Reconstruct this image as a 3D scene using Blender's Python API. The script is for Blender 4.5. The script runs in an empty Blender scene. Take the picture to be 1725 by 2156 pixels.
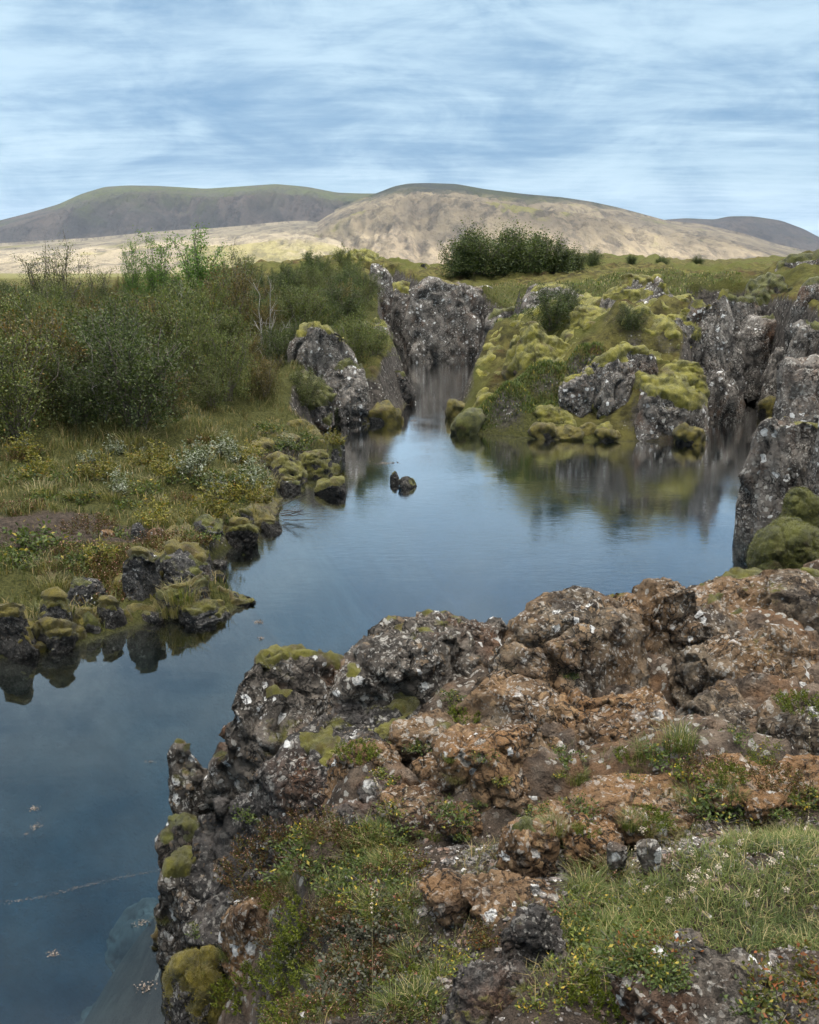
import bpy, bmesh, math, random
import numpy as np
from mathutils import Vector, Euler

# ------------------------------------------------------------------ camera, sky, sun, exposure
scene = bpy.context.scene
COL = scene.collection
rad = math.radians
HC = 4.5                       # eye height above the water
F = 862.5 / math.tan(rad(23))  # focal length in layout pixels (layout picture 1725 x 2156)
PITCH = math.atan((1078 - 562) / F)
CP, SP = math.cos(PITCH), math.sin(PITCH)
cam_d = bpy.data.cameras.new('camera')
cam = bpy.data.objects.new('camera', cam_d)
COL.objects.link(cam)
cam.location = (0, 0, HC)
cam.rotation_euler = (math.pi / 2 - PITCH, 0, 0)
cam_d.sensor_fit = 'HORIZONTAL'
cam_d.angle = rad(46)
cam_d.clip_start = 0.05
cam_d.clip_end = 40000
scene.camera = cam

SUN_EL, SUN_AZ = rad(36), rad(104)   # azimuth from +Y towards +X: behind and to the right
SUN = np.array([math.sin(SUN_AZ) * math.cos(SUN_EL), math.cos(SUN_AZ) * math.cos(SUN_EL), math.sin(SUN_EL)])
sun_d = bpy.data.lights.new('sun', 'SUN')
sun_d.energy = 5.0
sun_d.angle = rad(0.53)
sun_d.color = (1.0, 0.94, 0.85)
sun = bpy.data.objects.new('sun', sun_d)
COL.objects.link(sun)
sun.rotation_euler = Vector(SUN).to_track_quat('Z', 'Y').to_euler()

world = bpy.data.worlds.new('World')
scene.world = world
world.use_nodes = True
scene.view_settings.view_transform = 'Standard'
scene.view_settings.look = 'None'
scene.view_settings.gamma = 1
scene.view_settings.exposure = 1.1
scene.view_settings.use_curve_mapping = False
cy = scene.cycles
cy.use_denoising = True
cy.max_bounces = 8
cy.diffuse_bounces = 3
cy.glossy_bounces = 3
cy.transmission_bounces = 4
cy.transparent_max_bounces = 10
cy.volume_bounces = 0
cy.caustics_reflective = False
cy.caustics_refractive = False
cy.sample_clamp_indirect = 2.5
cy.use_adaptive_sampling = False


class NT:
    """small helper for building node trees"""
    def __init__(self, tree):
        self.t = tree
        tree.nodes.clear()

    def n(self, typ, out=0, props=None, **ins):
        nd = self.t.nodes.new(typ)
        for k, v in (props or {}).items():
            setattr(nd, k, v)
        for k, v in ins.items():
            key = int(k[1:]) if k[0] == 'i' and k[1:].isdigit() else k.replace('_', ' ')
            s = nd.inputs[key]
            if isinstance(v, bpy.types.NodeSocket):
                self.t.links.new(v, s)
            else:
                s.default_value = v
        return nd.outputs[out]

    def noise(self, vec, scale, detail=6, rough=0.6, dist=0.0, out=0, dim='3D'):
        return self.n('ShaderNodeTexNoise', out=out, props={'noise_dimensions': dim}, Vector=vec, Scale=scale, Detail=detail,
                      Roughness=rough, Distortion=dist)

    def voro(self, vec, scale, out=0, feature='F1', rand=1.0):
        return self.n('ShaderNodeTexVoronoi', out=out, props={'feature': feature}, Vector=vec, Scale=scale, Randomness=rand)

    def math(self, op, a, b=0.0, clamp=False):
        return self.n('ShaderNodeMath', props={'operation': op, 'use_clamp': clamp}, i0=a, i1=b)

    def step(self, v, lo, hi):
        return self.n('ShaderNodeMapRange', props={'interpolation_type': 'SMOOTHSTEP'}, i0=v, i1=lo, i2=hi, i3=0.0, i4=1.0)

    def mix(self, f, a, b, blend='MIX'):
        nd = self.t.nodes.new('ShaderNodeMix')
        nd.data_type = 'RGBA'
        nd.blend_type = blend
        for s, v in ((nd.inputs[0], f), (nd.inputs[6], a), (nd.inputs[7], b)):
            if isinstance(v, bpy.types.NodeSocket):
                self.t.links.new(v, s)
            else:
                s.default_value = (*v, 1) if isinstance(v, tuple) and len(v) == 3 else v
        return nd.outputs[2]

    def vadd(self, a, b):
        return self.n('ShaderNodeVectorMath', props={'operation': 'ADD'}, i0=a, i1=b)

    def vmul(self, a, b):
        return self.n('ShaderNodeVectorMath', props={'operation': 'MULTIPLY'}, i0=a, i1=b)

    def vscale(self, a, s):
        return self.n('ShaderNodeVectorMath', props={'operation': 'SCALE'}, i0=a, Scale=s)

    def attr(self, name, out=2):
        return self.n('ShaderNodeAttribute', out=out, props={'attribute_name': name})

    def pos(self):
        return self.n('ShaderNodeNewGeometry', out=0)

    def normal_z(self):
        s = self.n('ShaderNodeSeparateXYZ', out=2, Vector=self.n('ShaderNodeNewGeometry', out=1))
        return s

    def bump(self, h, dist, strength=1.0, normal=None):
        kw = dict(Height=h, Distance=dist, Strength=strength)
        if normal is not None:
            kw['Normal'] = normal
        return self.n('ShaderNodeBump', **kw)


# --- world: Nishita sky seen through banks of layered cloud
w = NT(world.node_tree)
sky = w.n('ShaderNodeTexSky', props={'sky_type': 'NISHITA', 'sun_disc': False, 'sun_elevation': SUN_EL, 'sun_rotation': SUN_AZ,
                                    'altitude': 100, 'air_density': 1.0, 'dust_density': 0.6, 'ozone_density': 2.0})
dirv = w.n('ShaderNodeTexCoord', out=0)
sx = w.n('ShaderNodeSeparateXYZ', out=0, Vector=dirv)
sy = w.n('ShaderNodeSeparateXYZ', out=1, Vector=dirv)
sz = w.n('ShaderNodeSeparateXYZ', out=2, Vector=dirv)
zc = w.math('ADD', w.math('MAXIMUM', sz, 0.0), 0.085)
u = w.math('DIVIDE', sx, zc)
v = w.math('DIVIDE', sy, zc)
uv = w.n('ShaderNodeCombineXYZ', X=u, Y=v, Z=0.0)
uvs = w.vmul(uv, (0.95, 1.9, 1.0))
warp = w.vscale(w.noise(uvs, 0.8, 4, 0.5, out=1), 0.8)
uvw = w.vadd(uvs, warp)
c1 = w.noise(uvw, 1.35, 10, 0.63)
c2 = w.noise(w.vadd(uvs, (7.3, 2.1, 0)), 0.34, 5, 0.5)
c3 = w.noise(w.vadd(w.vmul(uvw, (.8, 2.2, 1)), (1.3, 5.1, 0)), 2.2, 8, 0.62)
c4 = w.noise(w.vmul(dirv, (4.0, 4.0, 12.0)), 1.7, 9, 0.6, 0.5)      # puffier banks that break the streaks
dens = w.math('ADD', w.math('ADD', w.math('MULTIPLY', c1, 0.28), w.math('MULTIPLY', c2, 0.26)), w.math('ADD', w.math('MULTIPLY', c3, 0.12), w.math('MULTIPLY', c4, 0.50)))
cover = w.step(w.noise(w.vadd(uvw, (3.7, 9.1, 0)), 0.6, 5, 0.55), 0.36, 0.62)
thick = w.step(dens, 0.70, 0.42)
cloud_col = w.mix(thick, (0.295, 0.395, 0.465), (0.088, 0.178, 0.285))
over = w.step(sz, .60, 1.0)                        # overhead the layer is closed, whiter and brighter, as overcast skies are
cloud_col = w.mix(over, cloud_col, w.mix(thick, (4.8, 4.55, 4.2), (3.4, 3.2, 3.0)))
bg_sky = w.n('ShaderNodeBackground', Color=w.mix(1.0, sky, (0.42, 0.72, 1.0), 'MULTIPLY'), Strength=0.052)
bg_cloud = w.n('ShaderNodeBackground', Color=cloud_col, Strength=1.0)
ms = w.n('ShaderNodeMixShader', Fac=w.math('MAXIMUM', w.math('ADD', w.math('MULTIPLY', cover, 0.14), 0.84), over), i1=bg_sky, i2=bg_cloud)
w.t.links.new(ms, w.t.nodes.new('ShaderNodeOutputWorld').inputs[0])

# ------------------------------------------------------------------ layout helpers
def ray(px, py):
    dx, dy = (px - 862.5) / F, -(py - 1078) / F
    return np.array([dx, CP + dy * SP, -SP + dy * CP])

def G(px, py, z=0.0):
    d = ray(px, py)
    return np.array([0, 0, HC]) + d * ((z - HC) / d[2])

def AT(px, py, y):
    d = ray(px, py)
    return np.array([0, 0, HC]) + d * (y / d[1])

def project(p):
    p = np.asarray(p, float)
    x, y, z = p[..., 0], p[..., 1], p[..., 2] - HC
    dep = y * CP - z * SP
    up = y * SP + z * CP
    return 862.5 + F * x / dep, 1078 - F * up / dep, dep

# ------------------------------------------------------------------ noise in numpy
_r = np.random.RandomState(7)
_GR = _r.normal(size=(1024, 3)).astype(np.float32)
_GR /= np.linalg.norm(_GR, axis=1, keepdims=True)
_PM = _r.permutation(1024).astype(np.int32)
_RV = _r.rand(1024, 4).astype(np.float32)

def _hash(ix, iy, iz):
    a = _PM[ix & 1023]
    a = _PM[(a + iy) & 1023]
    return _PM[(a + iz) & 1023]

def perlin(p):
    p = np.asarray(p, np.float32)
    i = np.floor(p).astype(np.int32)
    f = p - i
    u = f * f * f * (f * (f * 6 - 15) + 10)
    res = []
    for dx in (0, 1):
        for dy in (0, 1):
            for dz in (0, 1):
                g = _GR[_hash(i[:, 0] + dx, i[:, 1] + dy, i[:, 2] + dz)]
                res.append(g[:, 0] * (f[:, 0] - dx) + g[:, 1] * (f[:, 1] - dy) + g[:, 2] * (f[:, 2] - dz))
    c00 = res[0] + u[:, 2] * (res[1] - res[0]); c01 = res[2] + u[:, 2] * (res[3] - res[2])
    c10 = res[4] + u[:, 2] * (res[5] - res[4]); c11 = res[6] + u[:, 2] * (res[7] - res[6])
    a = c00 + u[:, 1] * (c01 - c00); b = c10 + u[:, 1] * (c11 - c10)
    return (a + u[:, 0] * (b - a)) * 1.5

def fbm(p, o=4, g=0.5):
    s, a, q = 0, 1.0, np.asarray(p, np.float32)
    for k in range(o):
        s = s + a * perlin(q)
        q = q * 2.03 + 17.7
        a *= g
    return s

def ridged(p, o=4, g=0.5):
    s, a, q = 0, 1.0, np.asarray(p, np.float32)
    for k in range(o):
        s = s + a * (1 - 2 * np.abs(perlin(q)))
        q = q * 2.07 + 31.1
        a *= g
    return s

def worley(p):
    """F1, F2 and a random number of the nearest cell"""
    p = np.asarray(p, np.float32)
    i = np.floor(p).astype(np.int32)
    f1 = np.full(len(p), 9.0, np.float32); f2 = f1.copy(); idr = np.zeros(len(p), np.float32)
    for dx in (-1, 0, 1):
        for dy in (-1, 0, 1):
            for dz in (-1, 0, 1):
                h = _hash(i[:, 0] + dx, i[:, 1] + dy, i[:, 2] + dz)
                rv = _RV[h]
                q = i + np.array([dx, dy, dz]) + rv[:, :3] - p
                d = np.sqrt((q * q).sum(1))
                near = d < f1
                f2 = np.where(near, f1, np.minimum(f2, d))
                idr = np.where(near, rv[:, 3], idr)
                f1 = np.where(near, d, f1)
    return f1, f2, idr

def sstep(x, a, b):
    t = np.clip((np.asarray(x, float) - a) / (b - a), 0, 1)
    return t * t * (3 - 2 * t)

def xy(x, y, k=1.0, s=0.0):
    x = np.asarray(x, float).ravel(); y = np.asarray(y, float).ravel()
    return np.stack([x * k, y * k, np.full(len(x), s)], 1)

# ------------------------------------------------------------------ mesh and tagging helpers
def mk(name, v, faces, mat=None, parent=None, attrs=None, smooth=True, loc=None, mats=None, fmat=None):
    """one mesh object; faces: list of int arrays (n,3) or (n,4)"""
    me = bpy.data.meshes.new(name)
    v = np.asarray(v, np.float32)
    faces = [np.asarray(f, np.int32) for f in (faces if isinstance(faces, (list, tuple)) else [faces]) if len(f)]
    nl = sum(f.size for f in faces); nf = sum(len(f) for f in faces)
    me.vertices.add(len(v)); me.vertices.foreach_set('co', v.ravel())
    me.loops.add(nl); me.loops.foreach_set('vertex_index', np.concatenate([f.ravel() for f in faces]))
    me.polygons.add(nf)
    st, tot, c = [], [], 0
    for f in faces:
        st.append(c + np.arange(len(f)) * f.shape[1]); tot.append(np.full(len(f), f.shape[1])); c += f.size
    me.polygons.foreach_set('loop_start', np.concatenate(st).astype(np.int32))
    me.polygons.foreach_set('loop_total', np.concatenate(tot).astype(np.int32))
    me.polygons.foreach_set('use_smooth', np.full(nf, bool(smooth)))
    for k, a in (attrs or {}).items():
        at = me.attributes.new(k, 'FLOAT', 'POINT')
        at.data.foreach_set('value', np.asarray(a, np.float32))
    if mat: me.materials.append(mat)
    for m in mats or []: me.materials.append(m)
    if fmat is not None: me.polygons.foreach_set('material_index', np.asarray(fmat, np.int32))
    me.update(calc_edges=True)
    o = bpy.data.objects.new(name, me)
    COL.objects.link(o)
    if parent is not None: o.parent = parent
    if loc is not None: o.location = loc
    return o

def tag(o, label=None, cat=None, group=None, kind=None):
    if label: o['label'] = label
    if cat: o['category'] = cat
    if group: o['group'] = group
    if kind: o['kind'] = kind
    return o

def thing(name, label, cat, loc=(0, 0, 0), group=None, rz=0.0):
    o = bpy.data.objects.new(name, None)
    COL.objects.link(o)
    o.location = loc; o.rotation_euler = (0, 0, rz)
    o.empty_display_size = 0.1
    return tag(o, label, cat, group)

def dup(root, loc, rz=0.0, s=1.0, label=None, group=None, sz=None):
    r = root.copy(); COL.objects.link(r)
    r.location = loc; r.rotation_euler = (0, 0, rz); r.scale = (s, s, sz or s)
    if label: r['label'] = label
    if group: r['group'] = group
    for ch in list(root.children):
        c = ch.copy(); COL.objects.link(c); c.parent = r
    return r

_ICO = {}
def ico(l):
    if l not in _ICO:
        bm = bmesh.new(); bmesh.ops.create_icosphere(bm, subdivisions=l, radius=1)
        v = np.array([x.co[:] for x in bm.verts], np.float32)
        f = np.array([[q.index for q in p.verts] for p in bm.faces], np.int32)
        bm.free(); _ICO[l] = (v, f)
    return _ICO[l]

def vnormals(v, f):
    a, b, c = v[f[:, 0]], v[f[:, 1]], v[f[:, 2]]
    fn = np.cross(b - a, c - a)
    n = np.zeros_like(v)
    for k in range(3):
        for j in range(3):
            n[:, j] += np.bincount(f[:, k], fn[:, j], len(v)).astype(v.dtype)
    return n / (np.linalg.norm(n, axis=1, keepdims=True) + 1e-12)

def submesh(v, f, keep):
    f = f[keep]
    used = np.unique(f)
    m = np.full(len(v), -1, np.int32); m[used] = np.arange(len(used))
    return used, m[f]

# ------------------------------------------------------------------ materials
def mat_new(name):
    m = bpy.data.materials.new(name); m.use_nodes = True
    return m, NT(m.node_tree)

def finish(t, sh, vol=None):
    o = t.t.nodes.new('ShaderNodeOutputMaterial')
    if sh is not None: t.t.links.new(sh, o.inputs[0])
    if vol is not None: t.t.links.new(vol, o.inputs[1])

def rock_mat(name, dark=(.035, .031, .028), mid=(.115, .095, .078), warm=(.20, .095, .045), warm_amt=.5, white=.5, grey=.5, tan=.4, mossy=.25, sc=1.0,
             wet=False, fine=1.0):
    m, t = mat_new(name)
    p = t.pos()
    wob = t.vscale(t.vadd(t.noise(p, 7 * sc, 4, .6, out=1), (-.5, -.5, -.5)), .16 / sc)
    pw = t.vadd(p, wob)
    n1 = t.noise(p, 4.5 * sc, 9, .68)
    col = t.mix(t.step(n1, .36, .66), dark, mid)
    n2 = t.noise(t.vadd(p, (11, 3, 5)), 1.3 * sc, 7, .62)
    col = t.mix(t.math('MULTIPLY', t.step(n2, .62 - .28 * warm_amt, .82 - .28 * warm_amt), .85), col, t.mix(t.noise(p, 9 * sc, 5, .6), (warm[0] * .45, warm[1] * .5, warm[2] * .6), warm))
    # speckled crust lichen: pale grey and tan flecks
    def spots(scale, r0, r1, seedv, msk_scale, lo, hi, amount):
        q = t.vadd(pw, seedv)
        d = t.voro(q, scale * sc)
        rnd = t.n('ShaderNodeSeparateColor', out=0, Color=t.voro(q, scale * sc, out=1))
        rim = t.math('MULTIPLY', t.math('ADD', r0, t.math('MULTIPLY', rnd, r1 - r0)), 1.0)
        s = t.step(t.math('SUBTRACT', rim, d), -.02, .05)
        k = t.step(t.noise(t.vadd(p, seedv), msk_scale * sc, 5, .6), lo, hi)
        return t.math('MULTIPLY', t.math('MULTIPLY', s, k), amount)
    col = t.mix(spots(34, .16, .52, (3, 1, 7), 3.1, .38, .56, .8 * grey), col, (.46, .44, .40))
    col = t.mix(spots(17, .04, .46, (9, 4, 2), 2.0, .45, .62, .7 * tan), col, (.42, .28, .15))
    col = t.mix(spots(13, .0, .46, (1, 8, 4), 1.6, .44, .60, .8 * grey), col, (.52, .505, .46))
    col = t.mix(spots(9.0, -.34 + .14 * white, .34 + .10 * white, (5, 5, 1), 1.1, .56 - .26 * white, .64 - .22 * white, .95), col, (.80, .80, .78))
    n3 = t.noise(t.vadd(p, (2, 14, 9)), 2.6 * sc, 7, .7)
    # crack lines and pits painted near black for shade the soft light leaves out
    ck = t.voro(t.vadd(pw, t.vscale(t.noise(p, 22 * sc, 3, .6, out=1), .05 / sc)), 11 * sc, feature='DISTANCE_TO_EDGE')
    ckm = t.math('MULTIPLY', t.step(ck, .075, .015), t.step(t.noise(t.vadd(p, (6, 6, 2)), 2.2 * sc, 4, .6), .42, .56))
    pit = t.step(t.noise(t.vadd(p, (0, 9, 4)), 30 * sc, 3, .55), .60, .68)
    crust = t.math('MAXIMUM', ckm, t.math('MULTIPLY', pit, .8))  # mask of the painted crack and pit shade
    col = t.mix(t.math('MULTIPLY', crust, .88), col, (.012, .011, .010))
    mz = t.math('MULTIPLY', t.step(t.normal_z(), .25, .85), t.step(n3, .66 - .22 * mossy, .74 - .22 * mossy))
    col = t.mix(t.math('MULTIPLY', mz, .85), col, t.mix(t.noise(p, 30, 3, .6), (.05, .055, .012), (.17, .165, .03)))
    b0 = t.bump(t.math('SUBTRACT', 1.0, crust), .03 / sc * fine)
    b1 = t.bump(t.noise(p, 22 * sc, 9, .75), .085 / sc * fine, 1.0, b0)
    b2 = t.bump(t.voro(pw, 30 * sc), .022 / sc * fine, .7, b1)
    b3 = t.bump(t.noise(p, 150, 4, .7), .008, .8, b2)
    bs = t.n('ShaderNodeBsdfPrincipled', Base_Color=col, Roughness=.88, Normal=b3)
    bs.node.inputs['Specular IOR Level'].default_value = .22
    finish(t, bs)
    return m

def moss_mat(name, a=(.06, .065, .014), b=(.20, .185, .035), c=(.30, .27, .10), sc=1.0, fuzz=1.0):
    m, t = mat_new(name)
    p = t.pos()
    col = t.mix(t.step(t.noise(p, 3.2 * sc, 7, .65), .35, .65), a, b)
    col = t.mix(t.math('MULTIPLY', t.step(t.noise(t.vadd(p, (4, 4, 4)), 7 * sc, 6, .7), .52, .70), .7), col, c)
    col = t.mix(t.math('MULTIPLY', t.step(t.noise(t.vadd(p, (8, 1, 2)), 1.7 * sc, 6, .65), .55, .66), .6), col, (.07, .042, .018))
    b1 = t.bump(t.noise(p, 38 * sc, 7, .75), .06 / sc * fuzz)
    b2 = t.bump(t.noise(p, 180, 3, .7), .012 * fuzz, .9, b1)
    bs = t.n('ShaderNodeBsdfPrincipled', Base_Color=col, Roughness=.95, Normal=b2)
    bs.node.inputs['Specular IOR Level'].default_value = .1
    bs.node.inputs['Sheen Weight'].default_value = .25
    finish(t, bs)
    return m

def leaf_mat(name, c0, c1, c2=None, amt2=.1, trans=.3, objvar=.35, rough=.6):
    """leaves coloured by the per-leaf attribute tint and a per-plant random number"""
    m, t = mat_new(name)
    ti = t.attr('tint')
    rnd = t.n('ShaderNodeObjectInfo', out=5)
    col = t.mix(ti, c0, c1)
    if c2 is not None:
        col = t.mix(t.step(t.attr('pick'), 1 - amt2 - .01, 1 - amt2 + .01), col, c2)
    k = t.math('ADD', 1 - objvar / 2, t.math('MULTIPLY', rnd, objvar))
    col = t.vscale(col, k)
    d = t.n('ShaderNodeBsdfPrincipled', Base_Color=col, Roughness=rough)
    d.node.inputs['Specular IOR Level'].default_value = .3
    tr = t.n('ShaderNodeBsdfTranslucent', Color=t.mix(1.0, col, (1.2, 1.3, .6), 'MULTIPLY'))
    finish(t, t.n('ShaderNodeMixShader', Fac=trans, i1=d, i2=tr))
    return m

def plain_mat(name, c0, c1, scale=20, rough=.85, bump=.01, spec=.3):
    m, t = mat_new(name)
    p = t.pos()
    col = t.mix(t.step(t.noise(p, scale, 6, .65), .35, .65), c0, c1)
    bs = t.n('ShaderNodeBsdfPrincipled', Base_Color=col, Roughness=rough, Normal=t.bump(t.noise(p, scale * 4, 5, .7), bump))
    bs.node.inputs['Specular IOR Level'].default_value = spec
    finish(t, bs)
    return m

M = {}
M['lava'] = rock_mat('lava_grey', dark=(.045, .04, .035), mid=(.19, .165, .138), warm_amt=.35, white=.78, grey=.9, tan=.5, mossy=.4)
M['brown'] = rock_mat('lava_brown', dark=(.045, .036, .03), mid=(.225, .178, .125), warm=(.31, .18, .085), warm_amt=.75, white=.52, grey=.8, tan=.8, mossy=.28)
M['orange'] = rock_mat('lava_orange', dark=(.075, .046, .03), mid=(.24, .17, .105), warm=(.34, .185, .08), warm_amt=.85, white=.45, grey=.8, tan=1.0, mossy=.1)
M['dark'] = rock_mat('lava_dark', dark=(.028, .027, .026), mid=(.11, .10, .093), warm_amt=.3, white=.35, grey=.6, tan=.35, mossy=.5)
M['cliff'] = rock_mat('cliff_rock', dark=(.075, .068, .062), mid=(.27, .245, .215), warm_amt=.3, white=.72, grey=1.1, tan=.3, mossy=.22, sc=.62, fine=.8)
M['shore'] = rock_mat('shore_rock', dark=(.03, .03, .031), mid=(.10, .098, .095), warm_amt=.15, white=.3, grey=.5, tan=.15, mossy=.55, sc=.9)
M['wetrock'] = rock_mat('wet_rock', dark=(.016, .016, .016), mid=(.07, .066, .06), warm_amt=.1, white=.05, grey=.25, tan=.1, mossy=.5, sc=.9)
M['moss'] = moss_mat('woolly_moss', (.085, .085, .014), (.27, .25, .034), (.36, .34, .13), sc=1.0, fuzz=1.6)
M['mossbright'] = moss_mat('bright_moss', (.055, .055, .010), (.17, .16, .024), (.11, .085, .016), sc=1.6, fuzz=1.8)
M['mossdark'] = moss_mat('dark_moss', (.04, .045, .012), (.125, .13, .026), (.16, .15, .045), sc=1.5, fuzz=1.8)
M['mossgold'] = moss_mat('wet_golden_moss', (.05, .045, .008), (.17, .14, .018), (.085, .06, .012), sc=1.8, fuzz=1.8)

M['silt'] = plain_mat('silt', (.02, .022, .02), (.055, .058, .052), 3)
# ------------------------------------------------------------------ terrain
LAKE = np.array([(-60, 7), (-14, 8.6), (-7, 10.1), (-4.84, 10.6), (-4.03, 10.98), (-3.31, 11.87), (-2.42, 12.14), (-2.18, 12.6), (-2.93, 13.76), (-3.06, 14.61),
                 (-2.68, 16.3), (-2.31, 16.62), (-2.45, 18.4), (-3.1, 21.08), (-1.68, 23.62), (-2.7, 25.5), (-2.4, 28.4), (-.32, 28.99), (.13, 35.18), (-.75, 45),
                 (-.98, 53.5), (-2.6, 64), (-1.4, 64), (-.07, 55.1), (4.29, 46.8), (3.66, 39.75), (1.24, 30.46), (1.3, 26.8), (3.3, 25.7), (5.5, 25.3), (7.8, 25.3),
                 (9.4, 30.0), (10.4, 32.6), (11.0, 36.8), (12.1, 36.6), (11.7, 32.4), (11.2, 29), (9.6, 23), (8.6, 18.5), (8.0, 16), (6.9, 13), (5.2, 10.8), (3.6, 9.2), (2, 8.5), (.8, 7.8), (-.4, 7.6),
                 (-1.3, 7.3), (-1.75, 6.5), (-1.72, 5.8), (-1.5, 5.2), (-1.42, 4.9), (-1.3, 3.5), (-1.5, -10), (-60, -20)], float)

def lake_sd(x, y):
    """distance to the shore, positive on land"""
    x = np.asarray(x, float).ravel(); y = np.asarray(y, float).ravel()
    d = np.full(len(x), 1e9); inside = np.zeros(len(x), bool)
    n = len(LAKE)
    for i in range(n):
        ax, ay = LAKE[i]; bx, by = LAKE[(i + 1) % n]
        ex, ey = bx - ax, by - ay
        t = np.clip(((x - ax) * ex + (y - ay) * ey) / (ex * ex + ey * ey), 0, 1)
        d = np.minimum(d, (x - ax - t * ex) ** 2 + (y - ay - t * ey) ** 2)
        c = ((ay > y) != (by > y))
        with np.errstate(divide='ignore', invalid='ignore'):
            xi = ax + (y - ay) * ex / (ey if ey != 0 else 1e-12)
        inside ^= c & (x < xi)
    d = np.sqrt(d)
    return np.where(inside, -d, d)

CTRL = []   # x, y, z, width of the rise from the shore
def C(px, py, z, wd): p = G(px, py, z); CTRL.append((p[0], p[1], z, wd))
def CW(x, y, z, wd): CTRL.append((x, y, z, wd))
for a in [(1700, 2100, 2.42), (1200, 2100, 2.2), (900, 2120, 1.95), (700, 2120, 1.6), (560, 2100, 1.15), (450, 2120, .55), (1600, 1800, 2.12), (1200, 1900, 2.05), (1000, 1800, 1.88),
          (850, 1820, 1.75), (700, 1800, 1.5), (560, 1850, 1.05), (450, 1900, .55), (1500, 1650, 1.98), (1100, 1650, 1.8), (800, 1650, 1.5), (600, 1700, 1.15), (480, 1750, .7),
          (1600, 1500, 1.85), (1300, 1500, 1.7), (1000, 1500, 1.6), (750, 1550, 1.3), (560, 1550, .9), (1650, 1300, 1.75), (1450, 1300, 1.65), (1150, 1350, 1.5), (900, 1400, 1.35),
          (650, 1450, 1.0)]:
    C(*a, .9)
for a in [(0, -4, 2.7), (3, 0, 2.7), (4, 5, 2.3), (4.5, 8, 2.0), (8, 3, 3), (8, 10, 2.6), (-.5, 0, 2.0), (20, 0, 3.5), (0, -30, 4), (30, 20, 4)]: CW(*a, 1.0)
for a in [(10, 14.5, 2.6), (10.6, 18, 2.8), (11.5, 20, 2.9), (13, 25, 3.1), (13.5, 30, 3.6), (15, 22, 3.6), (16, 30, 4.2), (14.5, 36, 4.6), (17, 40, 5.0), (22, 38, 5.2), (12.2, 35, 3.6), (12, 39, 4.0)]: CW(*a, .8)
for px, py, y in [(1430, 610, 30), (1330, 640, 29), (1250, 715, 28), (1150, 740, 28), (1100, 790, 27.5), (1380, 800, 26.6), (1450, 700, 29), (1200, 640, 33), (1150, 600, 42), (1050, 610, 44),
                  (960, 600, 52), (1100, 575, 58), (1300, 590, 42), (1400, 575, 46), (1300, 556, 70), (1200, 535, 90), (1000, 562, 75), (880, 566, 80), (1480, 560, 70), (1500, 590, 45), (1010, 700, 45),
                  (1060, 720, 38)]:
    p = AT(px, py, y); CW(p[0], p[1], p[2], .9)
for px, py, y in [(1040, 868, 28), (1150, 880, 27), (1260, 880, 26.6)]:
    p = AT(px, py, y); CW(p[0], p[1], p[2], 1.0)
for a in [(100, 1290, .22), (300, 1220, .3), (60, 1180, .42), (200, 1150, .5), (60, 1080, .75), (350, 1080, .5), (500, 1060, .3), (200, 1000, .85), (400, 980, .75), (540, 980, .5), (660, 945, .3),
          (600, 900, .8)]: C(*a, .45)
for a in [(-6, 22, 1.2), (-10, 22, 1.3), (-10, 27, 1.6), (-5, 28, 1.6), (-3.6, 32, 1.7), (-12, 35, 2.0), (-6, 40, 2.3), (-2.2, 33.5, 1.8), (-2.2, 40, 2.3), (-15, 45, 2.2), (-3.5, 48, 2.9),
          (-20, 60, 2.0), (-8, 60, 3.9), (-3.4, 58, 4.4), (-4, 70, 5.3), (-9, 72, 4.9), (-1, 72, 4.6), (-15, 75, 3.2), (-30, 40, 1.9), (-30, 90, 1.0), (-16, 110, 1.2), (0, 110, 2.5), (20, 120, 5.6), (40, 90, 5.5),
          (40, 60, 5)]: CW(*a, .8)
for a in [(-20, 15, 1.0), (-12, 14, .8), (-40, 20, 1.5), (-120, 200, -1), (0, 220, -.5), (120, 200, 3), (0, 500, -3), (-300, 500, -4), (300, 500, -3), (0, -100, 4), (-120, 0, 3), (120, 0, 5), (0, 1300, -11), (-900, 900, -11), (900, 900, -11), (-500, 1200, -11), (500, 1200, -11)]:
    CW(*a, 1.2)
CTRL = np.array(CTRL)

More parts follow.
